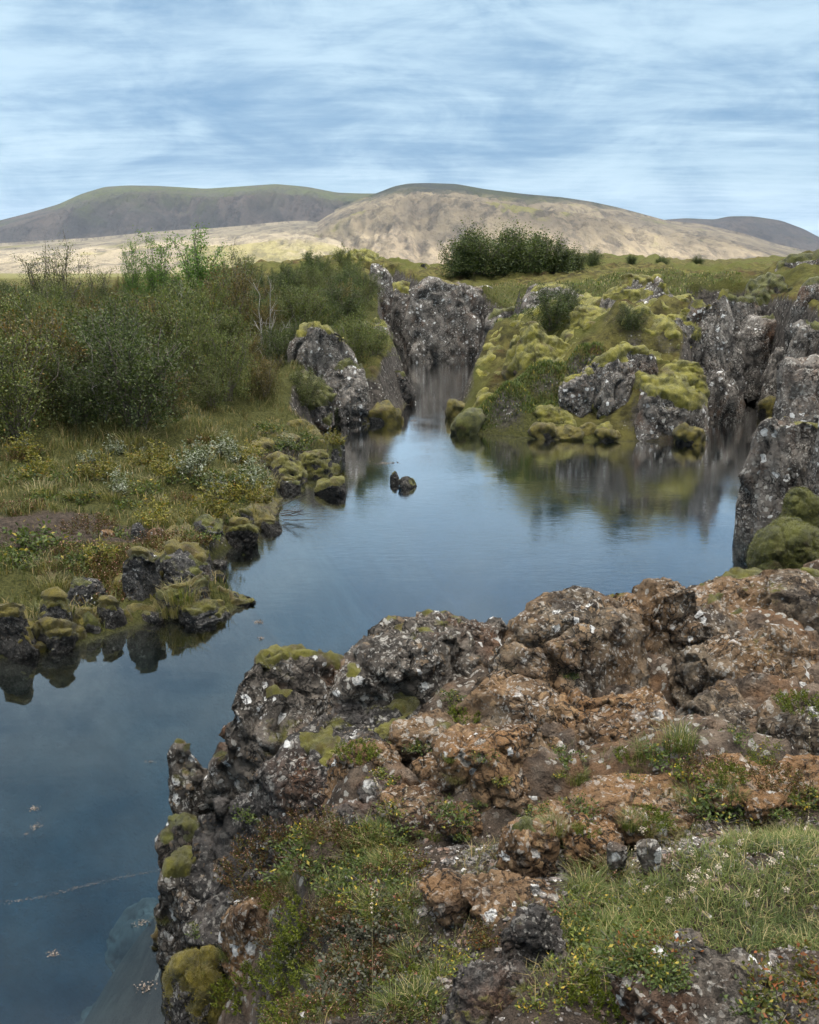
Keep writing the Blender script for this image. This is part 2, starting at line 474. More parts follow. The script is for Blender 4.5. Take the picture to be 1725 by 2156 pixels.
def terrain(x, y, detail=True):
    x = np.asarray(x, float).ravel(); y = np.asarray(y, float).ravel()
    sd = lake_sd(x, y)
    num = np.zeros(len(x)); den = np.zeros(len(x)); wid = np.zeros(len(x))
    for cx, cy_, cz, cw in CTRL:
        d2 = (x - cx) ** 2 + (y - cy_) ** 2
        sc = .02 * (cx * cx + cy_ * cy_) ** .5 + .05
        k = 1.0 / (d2 + sc * sc) ** 1.75 * sc ** .6
        num += k * cz; wid += k * cw; den += k
    h = num / den; wd = wid / den
    r = np.hypot(x, y)
    h = h + (-12 - h) * sstep(r, 700, 1500)
    land = sstep(sd / wd, -.05, 1.0)
    rk = sstep(y, 4.35, 4.75) * (1 - sstep(y, 9, 10)) * sstep(x, -2.2, -1.6) * (x < 6)
    h = h + .10 * rk - .9 * np.exp(-(((x - 1.72) / .13) ** 2 + ((y - 5.75) / .45) ** 2))
    lo = -np.minimum(np.maximum(-sd, 0) * 1.35, 4.5) - .12 * sstep(-sd, -.1, .3)
    if detail:
        nz = .11 * fbm(xy(x, y, .55, 3.3), 4) + .035 * fbm(xy(x, y, 3.2, 8.3), 4)
        far = sstep(r, 14, 26)
        if rk.max() > 0:
            k = np.where(rk > 0)[0]
            q = xy(x[k], y[k], 1.0, 2.2)
            w1, w2, wi = worley((q + .12 * np.stack([fbm(q * 2 + 5, 3), fbm(q * 2 + 9, 3), 0 * q[:, 0]], 1)) * 2.1)
            nz[k] += rk[k] * (.16 * (wi - .5) - .10 * np.exp(-((w2 - w1) / .07) ** 2) + .05 * ridged(q * 3.1, 4) + .015 * fbm(q * 16, 3))
        hum = (np.abs(perlin(xy(x, y, .9, 1.7))) - .25) * .55 + .12 * fbm(xy(x, y, 2.4, 6), 3)
        nz = nz + far * hum * sstep(sd, .2, 1.2)
        nz += sstep(r, 90, 200) * .9 * fbm(xy(x, y, .02, 5.5), 4) * (1 - sstep(r, 900, 1500))
        nz = np.where(sd > 0, nz, nz * .6 + .35 * fbm(xy(x, y, .45, 12.3), 3) * sstep(-sd, .3, 1.5))
        h = h + nz * sstep(sd, -.1, .5)
        lo = lo + nz * sstep(-sd, 0, .5)
    return np.where(sd > 0, np.where(sd > 2, land * h, np.maximum(land * h, .02 * sd)) - .03, np.minimum(lo, -.03)), sd

# ground sheet: a fan of cells that grow with the distance, out to the horizon
az = np.concatenate([np.arange(-180, -28, 4.0), np.arange(-28, 28, .17), np.arange(28, 180.1, 4.0)])
rr = np.concatenate([1.0 * np.exp(np.arange(0, math.log(75), .0082)), 75 * np.exp(np.arange(0, math.log(200), .045)), [16000]])
AZ, RR = np.meshgrid(np.radians(az), rr, indexing='ij')
gx, gy = RR * np.sin(AZ), RR * np.cos(AZ)
gz, gsd = terrain(gx, gy)
nA, nR = AZ.shape
idx = np.arange(nA * nR).reshape(nA, nR)
quad = np.stack([idx[:-1, :-1], idx[:-1, 1:], idx[1:, 1:], idx[1:, :-1]], -1).reshape(-1, 4)
gv = np.stack([gx.ravel(), gy.ravel(), gz], 1)
X, Y = gx.ravel(), gy.ravel()
front = (1 - sstep(Y, 9, 11)) * sstep(X, -2.4, -1.6) + (X > 3) * (Y < 10)
front = np.clip(front, 0, 1)
leftb = sstep(-X + .0 * Y, .5, 1.5) * (Y > 9) * (1 - sstep(Y, 26, 34) * .8)
def blob(px, py, z, r, k=1.0):
    p = G(px, py, z)
    return np.exp(-(((X - p[0]) / r) ** 2 + ((Y - p[1]) / (r * k)) ** 2))
rocky = front * sstep(Y, 4.35, 4.75)
soil = np.clip(front * .85 + 1.0 * blob(110, 1095, .7, 1.25, .8) + .8 * blob(260, 1120, .55, .6, .6), 0, 1)
grass = np.clip(leftb * .85 * (1 - soil) + blob(1080, 880, .4, 1.6, .8) + front * (blob(1600, 1850, 2.1, .75) + blob(1330, 1950, 2.1, .35) + blob(700, 1830, 1.5, .35)), 0, 1)
mead = AT(1150, 605, 42); grass = np.clip(grass + np.exp(-(((X - mead[0]) / 7) ** 2 + ((Y - mead[1]) / 9) ** 2)) * 1.3, 0, 1)

mg, t = mat_new('ground_cover')
p = t.pos()
A_s, A_g = t.attr('soil'), t.attr('grass')
nb = t.noise(p, 2.2, 8, .65)
nf = t.noise(p, 22, 6, .7)
heath = t.mix(t.step(nb, .36, .64), (.038, .034, .014), (.13, .118, .035))
heath = t.mix(t.math('MULTIPLY', t.step(t.noise(t.vadd(p, (5, 2, 0)), .9, 7, .65), .52, .66), .75), heath, (.075, .045, .022))
heath = t.mix(t.step(t.noise(t.vadd(p, (1, 7, 0)), .22, 5, .6), .45, .62), heath, t.mix(nf, (.05, .055, .014), (.11, .115, .028)))
gcol = t.mix(t.step(nf, .35, .66), (.036, .040, .013), (.088, .088, .027))
scol = t.mix(t.step(t.noise(p, 14, 8, .72), .36, .66), (.032, .026, .021), (.10, .076, .058))
scol = t.mix(t.math('MULTIPLY', t.step(t.voro(p, 55), .28, .12), .4), scol, (.15, .135, .12))
col = t.mix(t.step(t.math('ADD', A_g, t.math('MULTIPLY', t.math('SUBTRACT', nb, .5), .9)), .35, .6), heath, gcol)
col = t.mix(t.step(t.math('ADD', A_s, t.math('MULTIPLY', t.math('SUBTRACT', nb, .5), .7)), .4, .6), col, scol)
steep = t.step(t.math('ADD', t.normal_z(), t.math('MULTIPLY', t.math('SUBTRACT', nf, .5), .5)), .66, .48)
rockc = t.mix(t.step(t.noise(p, 5, 8, .7), .36, .66), (.035, .032, .03), (.13, .115, .10))
rockc = t.mix(t.math('MULTIPLY', t.step(t.voro(p, 9), .28, .2), t.step(nb, .45, .55)), rockc, (.38, .37, .34))
lava = t.mix(t.step(t.noise(p, 6, 9, .7), .36, .64), (.045, .036, .03), (.20, .155, .118))
lava = t.mix(t.math('MULTIPLY', t.step(t.noise(p, 1.6, 6, .6), .48, .62), .8), lava, t.mix(nf, (.11, .066, .038), (.27, .155, .082)))
lava = t.mix(t.math('MULTIPLY', t.step(t.voro(t.vadd(p, t.vscale(t.noise(p, 9, 4, .6, out=1), .12)), 15), .34, .28), t.step(nb, .42, .52)), lava, (.38, .365, .33))
col = t.mix(steep, col, rockc)
col = t.mix(t.attr('rocky'), col, lava)
bed = t.math('MULTIPLY', t.step(t.n('ShaderNodeSeparateXYZ', out=2, Vector=p), .06, -.06), t.step(t.n('ShaderNodeSeparateXYZ', out=1, Vector=p), 90.0, 70.0))
zb_ = t.n('ShaderNodeSeparateXYZ', out=2, Vector=p)
bedc = t.mix(t.step(t.noise(p, 1.1, 6, .6), .35, .65), (.04, .052, .056), (.075, .09, .092))
bedc = t.mix(t.step(zb_, -2.2, -.25), bedc, t.mix(t.step(t.noise(p, 2.6, 7, .65), .38, .64), (.016, .016, .012), (.05, .05, .042)))       # weedy dark stone near the shore
col = t.mix(bed, col, bedc)
b = t.bump(t.noise(p, 30, 8, .75), .06)
b = t.bump(t.noise(p, 6, 6, .7), .18, .8, b)
bs = t.n('ShaderNodeBsdfPrincipled', Base_Color=col, Roughness=.95, Normal=b)
bs.node.inputs['Specular IOR Level'].default_value = .12
finish(t, bs)
M['ground'] = mg
ground = mk('ground', gv, quad, mg, attrs={'soil': soil, 'grass': grass, 'rocky': rocky})
tag(ground, 'uneven lava ground with heath, turf and bare soil around the lake', 'ground', kind='structure')

# ------------------------------------------------------------------ mountains
def mountain_mat(name, lowc, lowc2, highc, green, zlo, zhi):
    m, t = mat_new(name)
    p = t.pos()
    q = t.vmul(p, (.001, .00045, .0013))
    warpq = t.vadd(q, t.vscale(t.noise(q, 2.0, 4, .6, out=1), .5))
    n1 = t.noise(warpq, 3.2, 9, .62)
    n2 = t.noise(t.vadd(warpq, (3, 1, 4)), 1.6, 8, .6)
    n3 = t.noise(t.vmul(p, (.006, .0022, .006)), 1.5, 8, .7)
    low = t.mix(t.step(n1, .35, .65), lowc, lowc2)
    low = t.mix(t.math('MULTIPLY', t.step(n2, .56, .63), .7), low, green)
    low = t.mix(t.math('MULTIPLY', t.step(n3, .52, .62), .65), low, (lowc2[0] * .45, lowc2[1] * .45, lowc2[2] * .5))  # dark downslope streaks painted as gully shading the lighting leaves weak
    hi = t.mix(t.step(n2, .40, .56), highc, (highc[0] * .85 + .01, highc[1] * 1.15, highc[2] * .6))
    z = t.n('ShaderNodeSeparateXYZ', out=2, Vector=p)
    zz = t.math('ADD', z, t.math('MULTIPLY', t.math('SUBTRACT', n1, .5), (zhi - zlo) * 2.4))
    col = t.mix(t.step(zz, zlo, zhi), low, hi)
    col = t.mix(t.math('MULTIPLY', t.step(t.noise(t.vmul(p, (.012, .004, .012)), 1.2, 7, .7), .50, .60), .45), col, (.035, .032, .034))
    bb = t.bump(t.noise(t.vmul(p, (.02, .009, .02)), 1.0, 9, .68), 45.0, 1.0)
    bs = t.n('ShaderNodeBsdfPrincipled', Base_Color=col, Roughness=1.0, Normal=bb)
    bs.node.inputs['Specular IOR Level'].default_value = 0.0
    finish(t, bs)
    return m

def mountain(name, label, line, yc, yf, mat, seed, cols=300, rows=150, gul=1.0, back=.5, fpow=1.25, wl=420):
    """a range with its crest at depth yc (skyline given in the layout) and its foot at depth yf"""
    lx = np.array([a for a, b in line], float); ly = np.array([b for a, b in line], float)
    pxs = np.linspace(lx[0], lx[-1], cols)
    hy = np.interp(pxs, lx, ly)
    ker = np.hanning(9); ker /= ker.sum()
    hy = np.convolve(np.pad(hy, 4, mode='edge'), ker, 'valid')
    tt = np.concatenate([np.linspace(0, 1, rows), 1 + np.linspace(0, 1, rows // 3)[1:]])
    PX, T = np.meshgrid(pxs, tt, indexing='ij')
    HY = np.repeat(hy[:, None], len(tt), 1)
    bear = (PX - 862.5) / F
    ycw = yc + 500 * perlin(xy(pxs * .004, pxs * 0, 1, seed)).reshape(-1, 1)
    yd = np.where(T < 1, yf + (ycw - yf) * T, ycw + (T - 1) * (yc - yf) * 1.2)
    xw = bear * yd * 1.0 / CP * CP
    crest = HC + ycw * np.array([ray(a, b)[2] / ray(a, b)[1] for a, b in zip(pxs, hy)])[:, None]
    xw = np.array([ray(a, 520)[0] / ray(a, 520)[1] for a in pxs])[:, None] * yd
    prof = np.where(T < 1, T ** fpow, 1 - back * sstep(T, 1, 2))
    z = (crest + 25) * prof - 25
    n = ridged(np.stack([(xw / wl + .35 * perlin(xy(xw / 900, yd / 900, 1, seed + 2)).reshape(xw.shape)).ravel(), (yd / (wl * 3.4)).ravel(), np.full(xw.size, seed)], 1), 5, .52).reshape(xw.shape)
    n2 = fbm(xy(xw / 1100, yd / 1600, 1, seed + 5), 4).reshape(xw.shape)
    n3 = ridged(np.stack([(xw / 130 + .3 * n2).ravel(), (yd / 500).ravel(), np.full(xw.size, seed + 9)], 1), 3, .55).reshape(xw.shape)
    env = np.where(T < 1, np.sin(np.pi * np.clip(T, 0, 1) ** .75) ** 1.6, 0)
    z = z + env * gul * (58 * n + 60 * n2 + 24 * n3) * np.clip(crest / 400, .25, 1.3)
    lim = HC + yd * (crest - HC) / ycw - 3 - 60 * np.clip(1 - T, 0, 1)      # spurs stay below the crest line
    z = np.where(T < 1, np.minimum(z, lim - 12 * np.log1p(np.exp(np.clip((lim - z) / -12, -30, 30)))* (z > lim - 40)), z)
    idx = np.arange(z.size).reshape(z.shape)
    q = np.stack([idx[:-1, :-1], idx[1:, :-1], idx[1:, 1:], idx[:-1, 1:]], -1).reshape(-1, 4)
    o = mk(name, np.stack([xw.ravel(), yd.ravel(), z.ravel()], 1), q, mat)
    tag(o, label, 'mountain', kind='structure')
    return o

tan_m = mountain_mat('mountain_scree', (.255, .21, .14), (.15, .125, .092), (.036, .040, .031), (.18, .175, .05), 290, 450)  # dark high colour paints the cloud shadow on the upper slopes deeper
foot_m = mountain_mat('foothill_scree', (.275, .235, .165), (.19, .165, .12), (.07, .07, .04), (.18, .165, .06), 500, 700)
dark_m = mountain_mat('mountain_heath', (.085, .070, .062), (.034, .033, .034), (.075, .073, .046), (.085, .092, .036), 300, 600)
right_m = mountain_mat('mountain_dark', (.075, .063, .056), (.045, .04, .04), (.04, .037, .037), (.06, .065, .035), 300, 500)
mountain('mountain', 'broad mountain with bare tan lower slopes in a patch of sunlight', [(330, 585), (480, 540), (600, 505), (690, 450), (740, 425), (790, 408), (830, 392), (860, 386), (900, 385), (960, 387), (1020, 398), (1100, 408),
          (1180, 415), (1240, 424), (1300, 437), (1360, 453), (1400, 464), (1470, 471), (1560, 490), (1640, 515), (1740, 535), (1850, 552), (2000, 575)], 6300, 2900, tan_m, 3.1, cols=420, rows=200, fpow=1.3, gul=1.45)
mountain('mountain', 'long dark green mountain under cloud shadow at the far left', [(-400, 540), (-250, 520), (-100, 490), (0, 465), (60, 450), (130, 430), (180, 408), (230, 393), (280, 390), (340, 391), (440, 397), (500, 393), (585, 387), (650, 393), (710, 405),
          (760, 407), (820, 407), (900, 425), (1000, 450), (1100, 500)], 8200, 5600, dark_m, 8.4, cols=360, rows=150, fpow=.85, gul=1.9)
mountain('mountain', 'distant dark blue hill beyond the right end of the range', [(1250, 520), (1330, 485), (1390, 463), (1440, 459), (1500, 462), (1530, 455), (1580, 455), (1640, 464), (1690, 482), (1725, 500), (1800, 530), (1900, 560)], 8800, 6900, right_m, 5.7, cols=160,
         rows=90, fpow=.9, gul=.7)
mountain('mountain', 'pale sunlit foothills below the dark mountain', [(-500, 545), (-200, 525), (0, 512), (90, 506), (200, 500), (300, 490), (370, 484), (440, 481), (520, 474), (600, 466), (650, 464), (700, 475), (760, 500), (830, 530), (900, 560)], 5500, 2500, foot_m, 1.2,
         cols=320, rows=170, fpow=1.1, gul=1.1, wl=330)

# ------------------------------------------------------------------ rocks
def shape_base(v, pw, seed, ncut, cutlo=.60):
    ncut = int(ncut * 2)
    rs = np.random.RandomState(seed)
    s = (np.abs(v) ** pw).sum(1, keepdims=True) ** (1 / pw)
    b = v / s
    for _ in range(ncut):
        n = rs.normal(size=3); n[2] = n[2] * .8 + .1; n /= np.linalg.norm(n)
        m = (b @ n)
        d = m.max() * rs.uniform(cutlo, .92)
        b = b - n * np.maximum(m - d, 0)[:, None] * .92
    b = b + .09 * np.stack([fbm(v * 1.3 + seed * 3.1 + k * 9, 2) for k in range(3)], 1)
    return b.astype(np.float32)

def rock(name, label, box, zb, mat, lvl=5, k=.8, pw=3.5, ncut=7, seed=1, yaw=None, sink=.6, rough=1.0, rope=0.0, column=0.0, moss=None, group=None, cat='rock',
         lean=0.0, dist=None, crack=1.0, skew=0.0, block=1.0, grow=0.0):
    """a boulder or block filling the layout box (x0,y0,x1,y1), resting on the ground at height zb"""
    x0, y0, x1, y1 = box
    if grow:
        mx_, my_ = (x1 - x0) * grow, (y1 - y0) * grow * .6
        x0, y0, x1, y1 = x0 - mx_, y0 - my_ * .4, x1 + mx_, y1 + my_
    c = G((x0 + x1) / 2, y1, zb) if dist is None else AT((x0 + x1) / 2, y1, dist)
    if dist is not None: zb = c[2]
    rs = np.random.RandomState(seed + 99)
    yaw = rs.uniform(-.5, .5) if yaw is None else yaw
    cyw, syw = math.cos(yaw), math.sin(yaw)
    dep = np.linalg.norm(c - np.array([0, 0, HC]))
    wx = (x1 - x0) / F * dep * .5
    ex = (y1 - y0) / F * dep
    ang = math.atan2(HC - zb, c[1])
    hy = k * wx
    hz = max((ex - 2 * hy * math.sin(ang)) / math.cos(ang), .25 * wx)
    lv = shape_base(ico(3)[0], pw, seed, ncut)
    def place(b, cx, fy, wx, hy, hz):
        q = b.copy().astype(np.float64)
        top = q[:, 2] > 0
        X_, Y_ = q[:, 0] * wx, q[:, 1] * hy
        Z_ = np.where(top, q[:, 2] * hz, q[:, 2] * max(hz * sink, .12))
        X_ = X_ + lean * Z_ + skew * Y_
        xr, yr = X_ * cyw - Y_ * syw, X_ * syw + Y_ * cyw
        return np.stack([cx + xr, fy + hy + yr, zb + Z_], 1)
    cx, fy = c[0], c[1]
    for _ in range(12):
        pv = place(lv, cx, fy, wx, hy, hz)
        vis = pv[:, 2] >= zb - .02
        a, b_, dd = project(pv[vis])
        dm = dd.mean()
        cx += ((x0 + x1) - (a.min() + a.max())) * .5 * dm / F
        wn = np.clip((x1 - x0) / (a.max() - a.min()), .7, 1.4)
        wx *= wn
        e0 = (b_.min() - y0) * dm / F
        hz += e0 * .9
        if hz < .16 * wx:
            hz = .16 * wx; hy = max(hy * .85, .25 * wx)
        low = (y1 - b_.max()) * dm / F
        fy -= np.clip(low, -.5, .5) * .5 / max(math.sin(ang), .25)
    v0, f = ico(lvl)
    b = shape_base(v0, pw, seed, ncut)
    v = place(b, cx, fy, wx, hy, hz).astype(np.float32)
    keep = v[f][:, :, 2].max(1) > zb - min(.45 * hz * sink + .15, .6)
    used, f = submesh(v, f, keep)
    v = v[used]
    n = vnormals(v, f)
    S = (wx * hy * hz) ** (1 / 3)
    Q = v + seed * 5.37
    wv = np.stack([fbm(Q * 1.7 / S + 7 * j, 3) for j in range(3)], 1)
    Qc = Q + .13 * S * wv
    sc3 = np.array([1, 1, .32 if column else 1.0], np.float32)
    f1, f2, cid = worley(Qc * sc3 * (1.25 / S) * (1.5 if column else 1))
    e = f2 - f1
    d = .06 * S * fbm(Q * 1.2 / S, 3)
    d += block * .11 * S * (cid - .5) * sstep(e, 0, .06)
    d -= crack * .11 * S * np.exp(-(e / .04) ** 2)
    g1, g2, gid = worley((Qc + .05 * S * wv) * sc3 * (3.1 / S))
    d += block * .035 * S * (gid - .5) * sstep(g2 - g1, 0, .08) - crack * .04 * S * np.exp(-((g2 - g1) / .045) ** 2)
    d += .022 * S * ridged(Q * 3.0 / S, 3) * .5
    px_ = dep / F * 2.1                                   # about one picture pixel
    if lvl >= 5:
        fq = min(1 / (px_ * 5.0), 16)
        d += rough * .24 / fq * fbm(Q * fq * .5, 5, .68)
        d += rough * .13 / fq * ridged(Q * fq * .9 + 3, 3, .6)
        h1, h2, hid = worley(Q * fq * .55)
        d += rough * .05 / fq * (hid - .5) * sstep(h2 - h1, 0, .2) - rough * .09 / fq * np.exp(-((h2 - h1) / .07) ** 2)
    if rope:
        a_ = rs.uniform(0, 6.28)
        dirr = np.array([math.cos(a_) * .6, math.sin(a_) * .35, .75])
        ph = (Q @ dirr + .35 * S * wv[:, 0]) * rope
        d += .16 / rope * 6.28 * (.5 - np.abs((ph - np.floor(ph)) - .5) * 2) * .28 * (.6 + .5 * wv[:, 1])
    if column:
        d += column * .09 * S * ridged(Q * np.array([2.6, 2.6, .3]) / S, 3)
    v = v + n * d[:, None].astype(np.float32)
    base = np.array([cx, fy + hy, zb])
    o = mk(name, v - base, f, mat, loc=base)
    tag(o, label, cat, group)
    for ms_ in (moss or []):
        moss_cap(o, v, f, base, S, seed, **ms_)
    return o

def moss_cap(o, v, f, base, S, seed, cov=.5, th=.06, mat='moss', freq=None, up=(.15, .75), area=None, lump=3.0):
    """a cushion of moss grown over the upward faces of a rock: a part of it"""
    n = vnormals(v, f)
    for _ in range(2):                                    # soften normals so the cushion bridges small cracks
        n2 = np.zeros_like(n)
        for a, b in ((0, 1), (1, 2), (2, 0)):
            for j in range(3):
                n2[:, j] += np.bincount(f[:, a], n[f[:, b], j], len(v)).astype(n.dtype)
        n = n * .3 + n2; n /= np.linalg.norm(n, axis=1, keepdims=True) + 1e-9
    Q = v + seed * 3.3
    fq = freq or 1.1 / S
    m = sstep(n[:, 2], *up) * 1.0 + .75 * fbm(Q * fq, 3) + (cov - .5) * 1.6 - .45
    if area is not None:
        q = v - base
        r = np.linalg.norm((q - np.array(area[:3])) / area[3], axis=1)
        m -= sstep(r, .6, 1.0) * 3
    m = np.clip(m, -1, 1)
    grow = sstep(m, -.05, .55)
    f1, f2, _c = worley(Q * (lump / max(th * 10, .2)) * .5)
    bil = .7 + .45 * np.clip(1 - f1 * 1.15, -.3, 1) + .25 * fbm(Q * 9, 2) + .2 * fbm(Q * 3.5, 2)
    fuzz = .10 * fbm(Q * 40, 2) if len(v) > 4000 else 0
    d = th * (grow * (bil + fuzz) * 1.25 - .16)
    dirv_ = n * .65 + np.array([0, 0, .45])
    keep = (m[f] > -.1).any(1)
    if keep.sum() < 12: return
    vv = v + dirv_ * d[:, None]
    fk = f[keep]
    lab = np.arange(len(v))
    while True:                                           # one part for each patch that stands alone
        l2 = lab.copy()
        for a, b in ((0, 1), (1, 2), (2, 0)):
            np.minimum.at(l2, fk[:, a], lab[fk[:, b]]); np.minimum.at(l2, fk[:, b], lab[fk[:, a]])
        l2 = l2[l2]
        if (l2 == lab).all(): break
        lab = l2
    ids, cnt = np.unique(lab[fk[:, 0]], return_counts=True)
    big = ids[np.argsort(-cnt)][:6]
    for i_ in big:
        sel = lab[fk[:, 0]] == i_
        if sel.sum() < max(30, .02 * cnt.max()): continue
        used, ff = submesh(v, fk, sel)
        mk('moss_cushion', vv[used] - base, ff, M[mat], parent=o)

R = rock
MB, MD = 'mossbright', 'mossdark'
FILL = ['brown stone between the lava hump and the rusty boulder', 'grey brown block in the middle of the rubbly slope', 'brown shoulder block left of the lava hump', 'rusty stone wedged left of the big rusty boulder', 'orange stone against the foot of the orange knob', 'flat rusty stone behind the path boulders',
        'brown stone at the mouth of the dark cleft', 'brown stone under the weathered boulder at the right end', 'dark stone on the lower rubbly slope', 'dark block below the dome', 'orange stone behind the cracked slab', 'rusty stone in front of the low rock by the grass tuft',
        'small rusty stone at the left foot of the big rusty boulder', 'dark stone above the green plants at the slope foot', 'flat rusty stone at the edge of the gravel']
# -- the lava outcrop in front
R('lava_outcrop', 'rounded dark lava dome with white lichen rim, jutting out over the water', (445, 1368, 748, 1760), .75, M['lava'], 6, k=1.15, pw=2.7, ncut=5, seed=11, rope=5, moss=[dict(cov=.30, th=.035, mat=MB, up=(.5, .95))], cat='rock outcrop', yaw=.35)
R('lava_outcrop', 'sloping lava shoulder with white lichen along its upper edge beside the dome', (700, 1298, 1085, 1590), 1.2, M['lava'], 6, k=1.1, pw=2.6, ncut=5, seed=23, rope=4, skew=.25, moss=[dict(cov=.18, th=.04, mat=MB, up=(.6, .98))], cat='rock outcrop')
R('lava_outcrop', 'large ropy brown lava mass with orange lichen left of the dark cleft', (985, 1262, 1372, 1600), 1.38, M['brown'], 6, k=1.0, pw=2.8, ncut=6, seed=37, rope=6, cat='rock outcrop', yaw=-.2, moss=[dict(cov=.12, th=.03, mat=MB, up=(.6, .98))])
R('lava_outcrop', 'broad ropy lava slab at the back of the outcrop with large white lichen blotches', (1290, 1206, 1800, 1420), 1.55, M['brown'], 6, k=.8, pw=3.2, ncut=5, seed=41, rope=7, cat='rock outcrop', moss=[dict(cov=.16, th=.05, mat=MB, up=(.6, .98))], yaw=.1)
R('lava_outcrop', 'brown lava block right of the dark cleft', (1412, 1335, 1800, 1545), 1.65, M['brown'], 6, k=.7, pw=3.2, ncut=6, seed=55, rope=5, cat='rock outcrop', yaw=.05)
R('lava_outcrop', 'dark grey rubbly lava slope below the white lichen shoulder', (540, 1470, 985, 1775), 1.1, M['dark'], 6, k=1.1, pw=2.5, ncut=7, seed=63, cat='rock outcrop', skew=.3, rough=1.3, moss=[dict(cov=.18, th=.03, mat=MB, up=(.5, .95))])
R('lava_outcrop', 'left shoulder of the ropy brown mass on the skyline of the outcrop', (1035, 1296, 1230, 1450), 1.45, M['brown'], 5, k=1.0, pw=3.4, ncut=5, seed=43, rope=6, cat='rock outcrop', yaw=.1, skew=.2)
R('lava_outcrop', 'ropy crest left of the notch above the dark cleft', (1160, 1252, 1366, 1440), 1.5, M['brown'], 5, k=1.0, pw=3.6, ncut=5, seed=47, rope=6, cat='rock outcrop', yaw=.0)
R('lava_outcrop', 'lichened step between the white lichen shoulder and the ropy mass', (890, 1312, 1085, 1500), 1.3, M['lava'], 5, k=1.0, pw=3.4, ncut=5, seed=51, rope=4, cat='rock outcrop', yaw=.1, skew=.3)
R('lava_outcrop', 'low saddle between the dome and the white lichen shoulder', (690, 1375, 880, 1560), 1.15, M['lava'], 5, k=1.0, pw=3.2, ncut=5, seed=57, rope=4, cat='rock outcrop', yaw=.1, skew=.3)
R('lava_outcrop', 'left end of the broad ropy slab, with a sharp grey corner above the notch', (1300, 1226, 1500, 1400), 1.6, M['brown'], 5, k=.8, pw=4.5, ncut=4, seed=61, rope=7, cat='rock outcrop', yaw=.05)
R('lava_outcrop', 'right end of the broad ropy slab, splashed with white lichen', (1540, 1210, 1800, 1400), 1.6, M['brown'], 5, k=.8, pw=4.0, ncut=4, seed=67, rope=7, cat='rock outcrop', yaw=-.05)
R('lava_rock', 'orange brown rounded lava knob below the dark cleft', (1185, 1450, 1400, 1640), 1.62, M['orange'], 6, k=.9, pw=2.6, ncut=5, grow=.10, seed=71)
R('lava_rock', 'big rusty orange boulder with pale ring lichens', (955, 1528, 1205, 1740), 1.66, M['orange'], 6, k=.9, pw=2.6, ncut=4, grow=.10, seed=82)
R('lava_rock', 'brown lava hump between the rusty boulder and the ropy mass', (985, 1430, 1215, 1600), 1.6, M['brown'], 5, k=.9, pw=2.7, ncut=6, grow=.10, seed=87)
R('lava_rock', 'low rusty rock beside the green grass tuft', (1470, 1594, 1660, 1700), 1.95, M['orange'], 5, k=.9, pw=2.5, ncut=5, grow=.10, seed=93)
R('lava_rock', 'flat cracked rusty slab between two orange boulders', (1225, 1630, 1480, 1745), 1.88, M['orange'], 5, k=.9, pw=2.8, ncut=5, grow=.10, seed=97)
R('lava_rock', 'brown boulder with dark lichened top under the right block', (1425, 1452, 1640, 1620), 1.75, M['brown'], 5, k=.9, pw=2.8, ncut=5, grow=.10, seed=104)
R('lava_rock', 'weathered brown boulder at the right end of the outcrop', (1610, 1480, 1800, 1640), 1.8, M['brown'], 5, k=.8, pw=2.8, ncut=5, grow=.10, seed=109)
R('lava_rock', 'reddish low rock beside a leafy sprig at the foot of the slope', (815, 1655, 965, 1750), 1.62, M['orange'], 5, k=.9, pw=2.6, ncut=6, grow=.10, seed=116)
R('lava_rock', 'small grey brown stone behind the rusty slab', (1170, 1600, 1290, 1690), 1.75, M['brown'], 5, k=.9, pw=2.8, ncut=6, grow=.10, seed=117)
R('lava_rock', 'brown stone poking out near the leafy sprigs', (1640, 1600, 1790, 1690), 1.95, M['orange'], 5, k=.9, pw=2.8, ncut=6, grow=.10, seed=119)
R('lava_rock', 'squarish brown boulder standing on the bare path', (1045, 1728, 1172, 1832), 1.85, M['orange'], 5, k=.8, pw=4.5, ncut=4, seed=121, yaw=.15, moss=[dict(cov=.2, th=.02, mat=MD, up=(.6, .95))])
R('lava_rock', 'grey brown boulder next to the squarish one on the path', (1185, 1722, 1305, 1808), 1.9, M['orange'], 5, k=.8, pw=3.4, ncut=4, seed=125)
R('lava_rock', 'smooth brown stone with a white lichen disc below the path', (888, 1838, 1012, 1925), 1.84, M['orange'], 5, k=.9, pw=2.4, ncut=3, seed=131)
R('lava_rock', 'flat grey brown slab with an orange stain', (980, 1845, 1195, 1968), 1.93, M['orange'], 5, k=1.0, pw=2.6, ncut=4, seed=135)
R('lava_rock', 'black pitted lava lump at the foot of the flat slab', (1050, 1925, 1190, 2060), 2.0, M['dark'], 6, k=.8, pw=2.8, ncut=6, seed=141, rough=1.5)
R('lava_rock', 'dark broken lava rock at the bottom edge', (950, 2035, 1165, 2190), 2.03, M['dark'], 6, k=.8, pw=2.8, ncut=7, seed=146, rough=1.4)
R('lava_outcrop', 'rough black lava ledge streaked with white lichen at the bottom corner', (1285, 1995, 1800, 2260), 2.33, M['lava'], 6, k=.55, pw=3.0, ncut=6, seed=153, rope=9, rough=1.5, cat='rock outcrop')
R('lava_rock', 'small white crusted stone in front of the grass', (1420, 1955, 1482, 1995), 2.3, M['lava'], 4, k=.8, seed=159)
R('lava_rock', 'little white lichened stone under the dry tussock', (1278, 1772, 1322, 1800), 2.02, M['lava'], 4, k=.8, seed=161)
R('lava_rock', 'little grey stone with a white crust beside the dry tussock', (1340, 1765, 1392, 1800), 2.05, M['lava'], 4, k=.8, seed=164)
